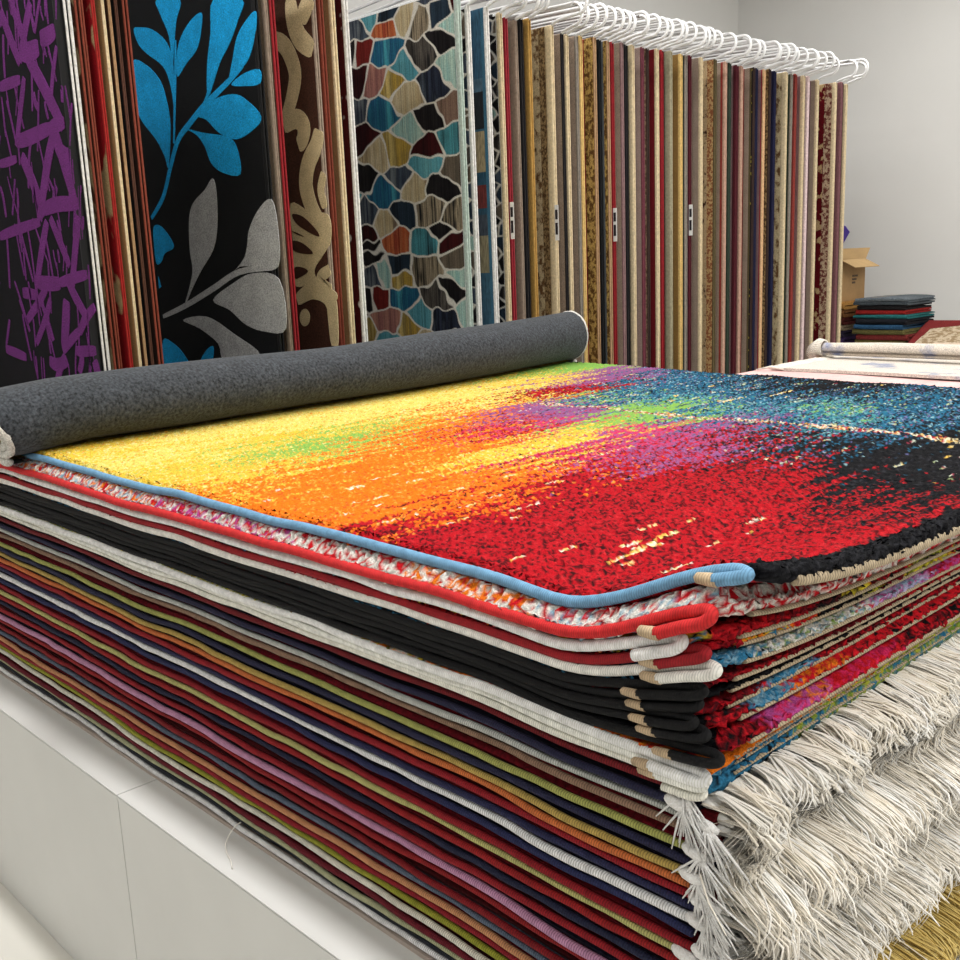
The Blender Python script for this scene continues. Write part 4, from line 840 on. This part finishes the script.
# ---------------------------------------------------------------- second pile behind, with pale rugs
rootp = thing('display_plinth', (-.5, 3.05, FL), 'tall white plinth behind the rug stack, under the pink rug', 'platform')
g = M(); g.box(-1.76, .9, 2.82, 3.44, FL, -.402); g.build('body', tile, rootp, smooth=False)
g = M(); g.add(*bevel_box(-1.78, .92, 2.805, 3.46, -.402, -.392, .002)); g.build('top_panel', tile, rootp, smooth=False)
def flat_rug(name, x0, x1, y0, y1, z0, z1, mat, label, cat='rug', lift=None):
    xs = np.linspace(x0, x1, 50); ys = np.linspace(y0, y1, 14); X, Y = np.meshgrid(xs, ys, indexing='ij')
    dz = lift(X, Y) if lift else 0 * X
    m = M(); n = X.shape
    top = np.stack([X, Y, z1 + dz], -1).reshape(-1, 3); bot = np.stack([X, Y, z0 + np.maximum(dz * .9, 0)], -1).reshape(-1, 3)
    m.add(top, grid_faces(*n)[:, ::-1]); m.add(bot, grid_faces(*n))
    idx = np.arange(n[0] * n[1]).reshape(n); loop = np.concatenate([idx[:, 0], idx[-1, 1:], idx[-2::-1, -1], idx[0, -2:0:-1]])
    L = len(loop); ring = np.concatenate([top[loop], bot[loop]])
    m.add(ring, [(k, L + k, L + (k + 1) % L, (k + 1) % L) for k in range(L)])
    return m
pk = flat_rug('pink', -1.80, .85, 2.70, 3.44, -.392, -.374, None, '', lift=lambda X, Y: .003 * np.sin(X * 7))
tag(pk.build('rug', fabric((236,192,188), .05, 200.)), 'plain pale pink rug on the plinth behind the stack, under the cream one', 'rug')
flor = two_tone((168,172,190), (236,226,214), 9., (1,1,1), .40, .06)
crm = thing('rug', (-.6, 3.2, -.374), 'pale cream rug with faded floral pattern and fringed end on the pink rug', 'rug')
flat_rug('', -1.70, .8, 2.955, 3.42, -.3715, -.3625, None, '', lift=lambda X, Y: .002 * np.sin(X * 5 + Y * 3)).build('field', flor, crm)
g = M()
for k in range(90):
    yy = 2.96 + .45 * k / 90 + rng.uniform(-.004, .004); l = rng.uniform(.05, .10); a = rng.uniform(-.3, .3)
    g.tube(np.array([(-1.695, yy, -.366), (-1.695 - l * .5, yy + a * l * .5, -.360), (-1.695 - l, yy + a * l, -.370)]), np.array([.004, .0045, .002]), 5)
g.build('fringe', fabric((240,232,220), .05), crm)
rl = thing('rolled_rug', (-.7, 3.285, -.358), 'rolled cream rug with faded blue and pink flowers lying on the pale cream rug', 'rug')
def roll_sheet(xa, ra):
    a = np.linspace(0, 2.8 * 2 * PI, 80); rr_ = np.maximum(ra - .0105 * a / (2 * PI), .006)
    return np.stack([np.full(80, xa), 3.285 - rr_ * np.cos(a + .6) * 1.12, -.3555 + ra - rr_ * np.sin(a + .6) * .92], 1)
Xs = np.linspace(-1.735, .75, 40); S = np.array([roll_sheet(x, .027 + .003 * sstep(-1.735, -1.5, x)) for x in Xs])
g = M(); g.add(S.reshape(-1, 3), grid_faces(40, 80)); 
In = S.copy(); In[:, :, 1] = 3.285 + (In[:, :, 1] - 3.285) * .86; In[:, :, 2] = -.3265 + (In[:, :, 2] + .3265) * .86
g.add(In.reshape(-1, 3), grid_faces(40, 80)[:, ::-1])
for e in (0, 39):
    V = np.stack([S[e], In[e]], 1).reshape(-1, 3); g.add(V, [(2*k, 2*k+1, 2*k+3, 2*k+2) for k in range(79)])
g.build('field', two_tone((150,160,196), (240,228,214), 8., (1,1,1), .37, .05), rl)
g = M()
for k in range(26):
    a = 2 * PI * k / 26; c = np.array([-1.735, 3.285 + .027 * math.cos(a), -.328 + .025 * math.sin(a)])
    g.tube(np.array([c, c + (-.02, .006 * math.cos(a), .004), c + (-.045, .012 * math.cos(a), -.012)]), np.array([.0035, .0035, .0015]), 5)
g.build('fringe', fabric((240,232,220), .05), rl)

# ---------------------------------------------------------------- far corner: box, folded mats, samples on a low table
tbl = thing('table', (-2.9, 6.75, FL), 'plain white low table in the far corner carrying folded mats and a cardboard box', 'table')
g = M(); g.add(*bevel_box(-3.75, -1.9, 6.30, 7.25, -.66, -.62, .003)); g.build('table_top', tile, tbl, smooth=False)
for px, py in ((-3.7, 6.35), (-1.95, 6.35), (-3.7, 7.2), (-1.95, 7.2)):
    g = M(); g.box(px - .03, px + .03, py - .03, py + .03, FL, -.66); g.build('leg', tile, tbl, smooth=False)

def mat_piece(x0, x1, y0, y1, z0, h, c, label, name='folded_mat', sag=.02, seed=0, stripes=None, cat='mat', group='folded mats on the corner table'):
    """a soft folded mat: two leaves joined by a round fold on its near side"""
    r = np.random.default_rng(seed); nx, ny = 14, 8
    xs = np.linspace(x0, x1, nx); root = thing(name, ((x0+x1)/2, (y0+y1)/2, z0), label, cat, group)
    R = h / 2; th = np.linspace(PI / 2, 3 * PI / 2, 9)
    prof = [(y1, z0 + h)] + [(y0 + R + R * math.cos(q), z0 + R + R * math.sin(q)) for q in th] + [(y1, z0)]
    prof += [(y1, z0 + h * .40), (y0 + R, z0 + h * .44), (y0 + R, z0 + h * .56), (y1, z0 + h * .60)]
    n = len(prof); V = np.zeros((nx, n, 3))
    for k, (yy, zz) in enumerate(prof):
        d = -sag * np.abs((xs - (x0 + x1) / 2) / (x1 - x0) * 2) ** 3
        V[:, k] = np.stack([xs + r.uniform(-.004, .004), np.full(nx, yy), zz + d * .5 + .003 * noise1(xs, .1, seed + k // 6)], 1)
    m = M(); m.add(V.reshape(-1, 3), grid_faces(nx, n, True)); m.add(V[0], [list(range(n))[::-1]]); m.add(V[-1], [list(range(n))])
    m.build('cover', fabric(c, .2, 120.), root)
    if stripes is not None:
        for k, off in enumerate((.10, .16, .22)):
            g = M(); x = x1 - off
            g.box(x - .008, x + .008, y0 + R, y1 - .01, z0 + h - .004, z0 + h + .0015); g.build('stripe', fabric(stripes, .1), root, smooth=False)
    return root
z = -.62
mats_ = [((96,88,50),.034,'olive folded mat, bottom one of the dark stack'), ((112,42,40),.030,'brick red folded mat, second from the bottom of the dark stack'), ((96,90,52),.030,'olive green folded mat above the brick red one'),
 ((40,74,104),.024,'blue folded mat in the lower middle of the dark stack'), ((24,26,32),.034,'black folded mat between the blue and the teal mats'), ((36,98,100),.020,'teal folded mat in the dark stack'),
 ((140,34,32),.026,'bright red folded mat near the top of the dark stack'), ((30,28,30),.026,'black folded mat right under the grey ones'), ((74,82,88),.022,'slate grey folded mat, second from the top'), ((96,104,110),.020,'pale-striped grey folded mat on top of the dark stack')]
for i, (c, h, lb) in enumerate(mats_):
    h *= 1.12; mat_piece(-3.19 + .012 * math.sin(i * 2.1), -2.86 + .014 * math.sin(i * 1.7), 6.42 + .01 * math.cos(i), 6.82, z, h, c, lb, seed=i, stripes=(168,160,148) if i == 9 else None, sag=.0 if i < 9 else .012); z += h + .0006
z = -.62
cl = [((70,52,96),.05,'purple folded cloth at the bottom of the left pile beside the hanging rugs'), ((48,40,60),.04,'dark violet folded cloth, second from the bottom of the left pile'), ((150,132,106),.035,'beige folded cloth in the middle of the left pile'),
 ((84,34,30),.05,'dark red folded cloth in the left pile under the mustard ones'), ((120,78,44),.045,'brown folded cloth below the mustard cloth'), ((176,128,66),.05,'mustard folded cloth right under the cardboard box')]
for i, (c, h, lb) in enumerate(cl):
    mat_piece(-3.68, -3.28, 6.44, 6.84, z, h, c, lb, name='folded_cloth', seed=40 + i, sag=0., cat='cloth', group='folded cloths under the box'); z += h + .0006
# cardboard box with open flaps
bz = z; card = paint('cardboard', (176,142,100), .8, .08, .1, 9.)
bx = thing('cardboard_box', (-3.50, 6.67, bz), 'open brown cardboard box with raised flaps standing on the folded cloths', 'box')
x0, x1, y0, y1, h = -3.66, -3.335, 6.50, 6.84, .27
g = M(); w = .006
g.box(x0, x1, y0, y0 + w, bz, bz + h); g.box(x0, x1, y1 - w, y1, bz, bz + h); g.box(x0, x0 + w, y0 + w, y1 - w, bz, bz + h); g.box(x1 - w, x1, y0 + w, y1 - w, bz, bz + h); g.box(x0 + w, x1 - w, y0 + w, y1 - w, bz, bz + w)
g.build('body', card, bx, smooth=False)
def flap(P0, P1, d):
    P0, P1, d = map(np.array, (P0, P1, d)); n = np.cross(P1 - P0, d); n = n / np.linalg.norm(n) * .004
    q = [P0, P1, P1 + d, P0 + d]; V = np.array(q + [v + n for v in q]); g = M(); g.add(V, [(0,1,2,3),(7,6,5,4),(0,4,5,1),(1,5,6,2),(2,6,7,3),(3,7,4,0)])
    g.build('flap', paint('cardboard_inside', (196,164,118), .8, .06, .1, 9.), bx, smooth=False)
flap((x0, y0, bz + h), (x1, y0, bz + h), (.0, -.10, .05)); flap((x1, y0, bz + h), (x1, y1, bz + h), (.11, -.02, -.05))
flap((x1, y1, bz + h), (x0, y1, bz + h), (0, .06, .07)); flap((x0, y1, bz + h), (x0, y0, bz + h), (-.03, 0, .10))
g = M()
for r_ in range(3):
    for k in range(5 - r_): g.box(x1 - .001, x1 + .0012, 6.66 + k * .016, 6.671 + k * .016, bz + .155 - r_ * .022, bz + .168 - r_ * .022)
g.build('print', paint('box_ink', (84,72,62), .8), bx, smooth=False)
# purple scrap hanging by the last rug
g = M(); pp = [(-3.86,.02),(-3.80,.0),(-3.735,.11),(-3.77,.155),(-3.87,.17)]; wy = (7.394, 7.4006)
g.add([(x, wy[0] - .012 * (k % 2), z) for k, (x, z) in enumerate(pp)] + [(x, wy[1], z) for x, z in pp], [(0,1,2,3,4),(9,8,7,6,5),(0,5,6,1),(1,6,7,2),(2,7,8,3),(3,8,9,4),(4,9,5,0)])
purple_scrap = g
# rug samples leaning at the right of the mats
def sample(x0, y0, w, d, th, rot, tilt, z, c, label, edge):
    root = thing('rug_sample', (x0, y0, z), label, 'rug', 'rug samples on the corner table')
    ca, sa = math.cos(rot), math.sin(rot); ct, st_ = math.cos(tilt), math.sin(tilt)
    def T(p): 
        X, Y, Z = p; Y, Z = Y * ct - Z * st_, Y * st_ + Z * ct
        return (x0 + X * ca - Y * sa, y0 + X * sa + Y * ca, z + Z)
    V, F = bevel_box(0, w, 0, d, 0, th, .004); g = M(); g.add([T(p) for p in V], F); g.build('field', c, root, smooth=False)
    P = np.array([T(p) for p in [(0,0,th/2),(w,0,th/2),(w,d,th/2),(0,d,th/2),(0,0,th/2)]]); g = M(); g.tube(P, .009, 6); g.build('binding', fabric(edge, .1), root)
sample(-2.82, 6.36, .44, .42, .022, .10, .30, -.619, fabric((120,40,40), .2), 'dark red-edged rug sample tilted against the mats in the far corner', (104,30,32))
sample(-2.77, 6.335, .60, .40, .022, .06, .27, -.619, two_tone((176,150,116), (226,206,176), 30.), 'beige patterned rug sample lying tilted on the dark red one', (232,214,190))
sample(-2.66, 6.305, .66, .36, .022, .02, .16, -.619, fabric((226,204,180), .1), 'plain pale beige rug sample in front of the tilted ones in the corner', (232,214,190))

# ---------------------------------------------------------------- room shell
def struct(name, g, m):
    o = g.build(name, m, smooth=False); o['kind'] = 'structure'; return o
wall_l = paint('wall_paint', (222,221,218), .7, .012, .2, 1.2)
CE = 2.25
XL, XR_, YB, YNr = -4.69, 4.2, 7.4, -3.6
g = M(); g.box(XL - .1, XL, YNr - .1, YB + .1, FL, CE); struct('wall_left', g, wall_l)
g = M(); g.box(XL, XR_, YB, YB + .1, FL, CE); struct('wall_back', g, wall_l)
g = M(); g.box(XR_, XR_ + .1, YNr - .1, YB + .1, FL, CE); struct('wall_right', g, wall_l)
g = M(); g.box(XL, XR_, YNr - .1, YNr, FL, CE); struct('wall_front', g, wall_l)
g = M(); g.box(XL - .1, XR_ + .1, YNr - .1, YB + .1, CE, CE + .1); struct('ceiling', g, paint('ceiling_paint', (238,238,236), .8))
g = M(); g.box(XL - .1, XR_ + .1, YNr - .1, YB + .1, FL - .1, FL)
t = NT('floor_tile'); br = t.node('ShaderNodeTexBrick', Scale=1.0); br.offset = 0.0; t.link(t.coord(), br.inputs['Vector'])
br.inputs['Color1'].default_value = lin4((222,219,211)); br.inputs['Color2'].default_value = lin4((219,216,208)); br.inputs['Mortar'].default_value = lin4((170,164,150))
br.inputs['Mortar Size'].default_value = .003; br.inputs['Brick Width'].default_value = .8; br.inputs['Row Height'].default_value = .8
t.setcol(br.outputs['Color']); t.b.inputs['Roughness'].default_value = .25
struct('floor', g, t.m)
tag(purple_scrap.build('paper_scrap', paint('purple_paper', (82,62,150), .6), smooth=False), 'small purple paper scrap on the wall right of the last hanging rug', 'scrap')

# ---------------------------------------------------------------- light
def lamp(x, y, w, d, e, c=(1.,.995,.982)):
    L = bpy.data.lights.new('ceiling_light', 'AREA'); L.shape = 'RECTANGLE'; L.size = w; L.size_y = d; L.energy = e; L.color = c
    o = bpy.data.objects.new('ceiling_light', L); col.objects.link(o); o.location = (x, y, CE - .04 + ZC)
    return o
for x, y, e in LAMPS: lamp(x, y, 1.2, .22 if y == .91 else .45, e)
w = bpy.data.worlds.new('world'); sc.world = w; w.use_nodes = True
w.node_tree.nodes['Background'].inputs[0].default_value = (1, 1, 1, 1); w.node_tree.nodes['Background'].inputs[1].default_value = .3

# ---------------------------------------------------------------- camera
f_, th_, ro_, ya_ = 1045.45, .2051348, -.0404464, .808014
fw = np.array([-math.sin(ya_)*math.cos(th_), math.cos(ya_)*math.cos(th_), -math.sin(th_)]); rt = np.array([math.cos(ya_), math.sin(ya_), 0]); up = np.cross(rt, fw)
c, s = math.cos(ro_), math.sin(ro_); R_, U_ = c*rt + s*up, -s*rt + c*up
cam = bpy.data.cameras.new('camera'); co = bpy.data.objects.new('camera', cam); col.objects.link(co)
cam.sensor_width = 36; cam.lens = f_ / 960 * 36; cam.clip_start = .02
import mathutils
co.matrix_world = mathutils.Matrix([[R_[0], U_[0], -fw[0], 0], [R_[1], U_[1], -fw[1], 0], [R_[2], U_[2], -fw[2], ZC], [0, 0, 0, 1]])
sc.camera = co
clean_props()
vs = sc.view_settings; vs.view_transform = 'Standard'; vs.look = 'None'; vs.gamma = 1.0; vs.use_curve_mapping = False; vs.exposure = EXPO
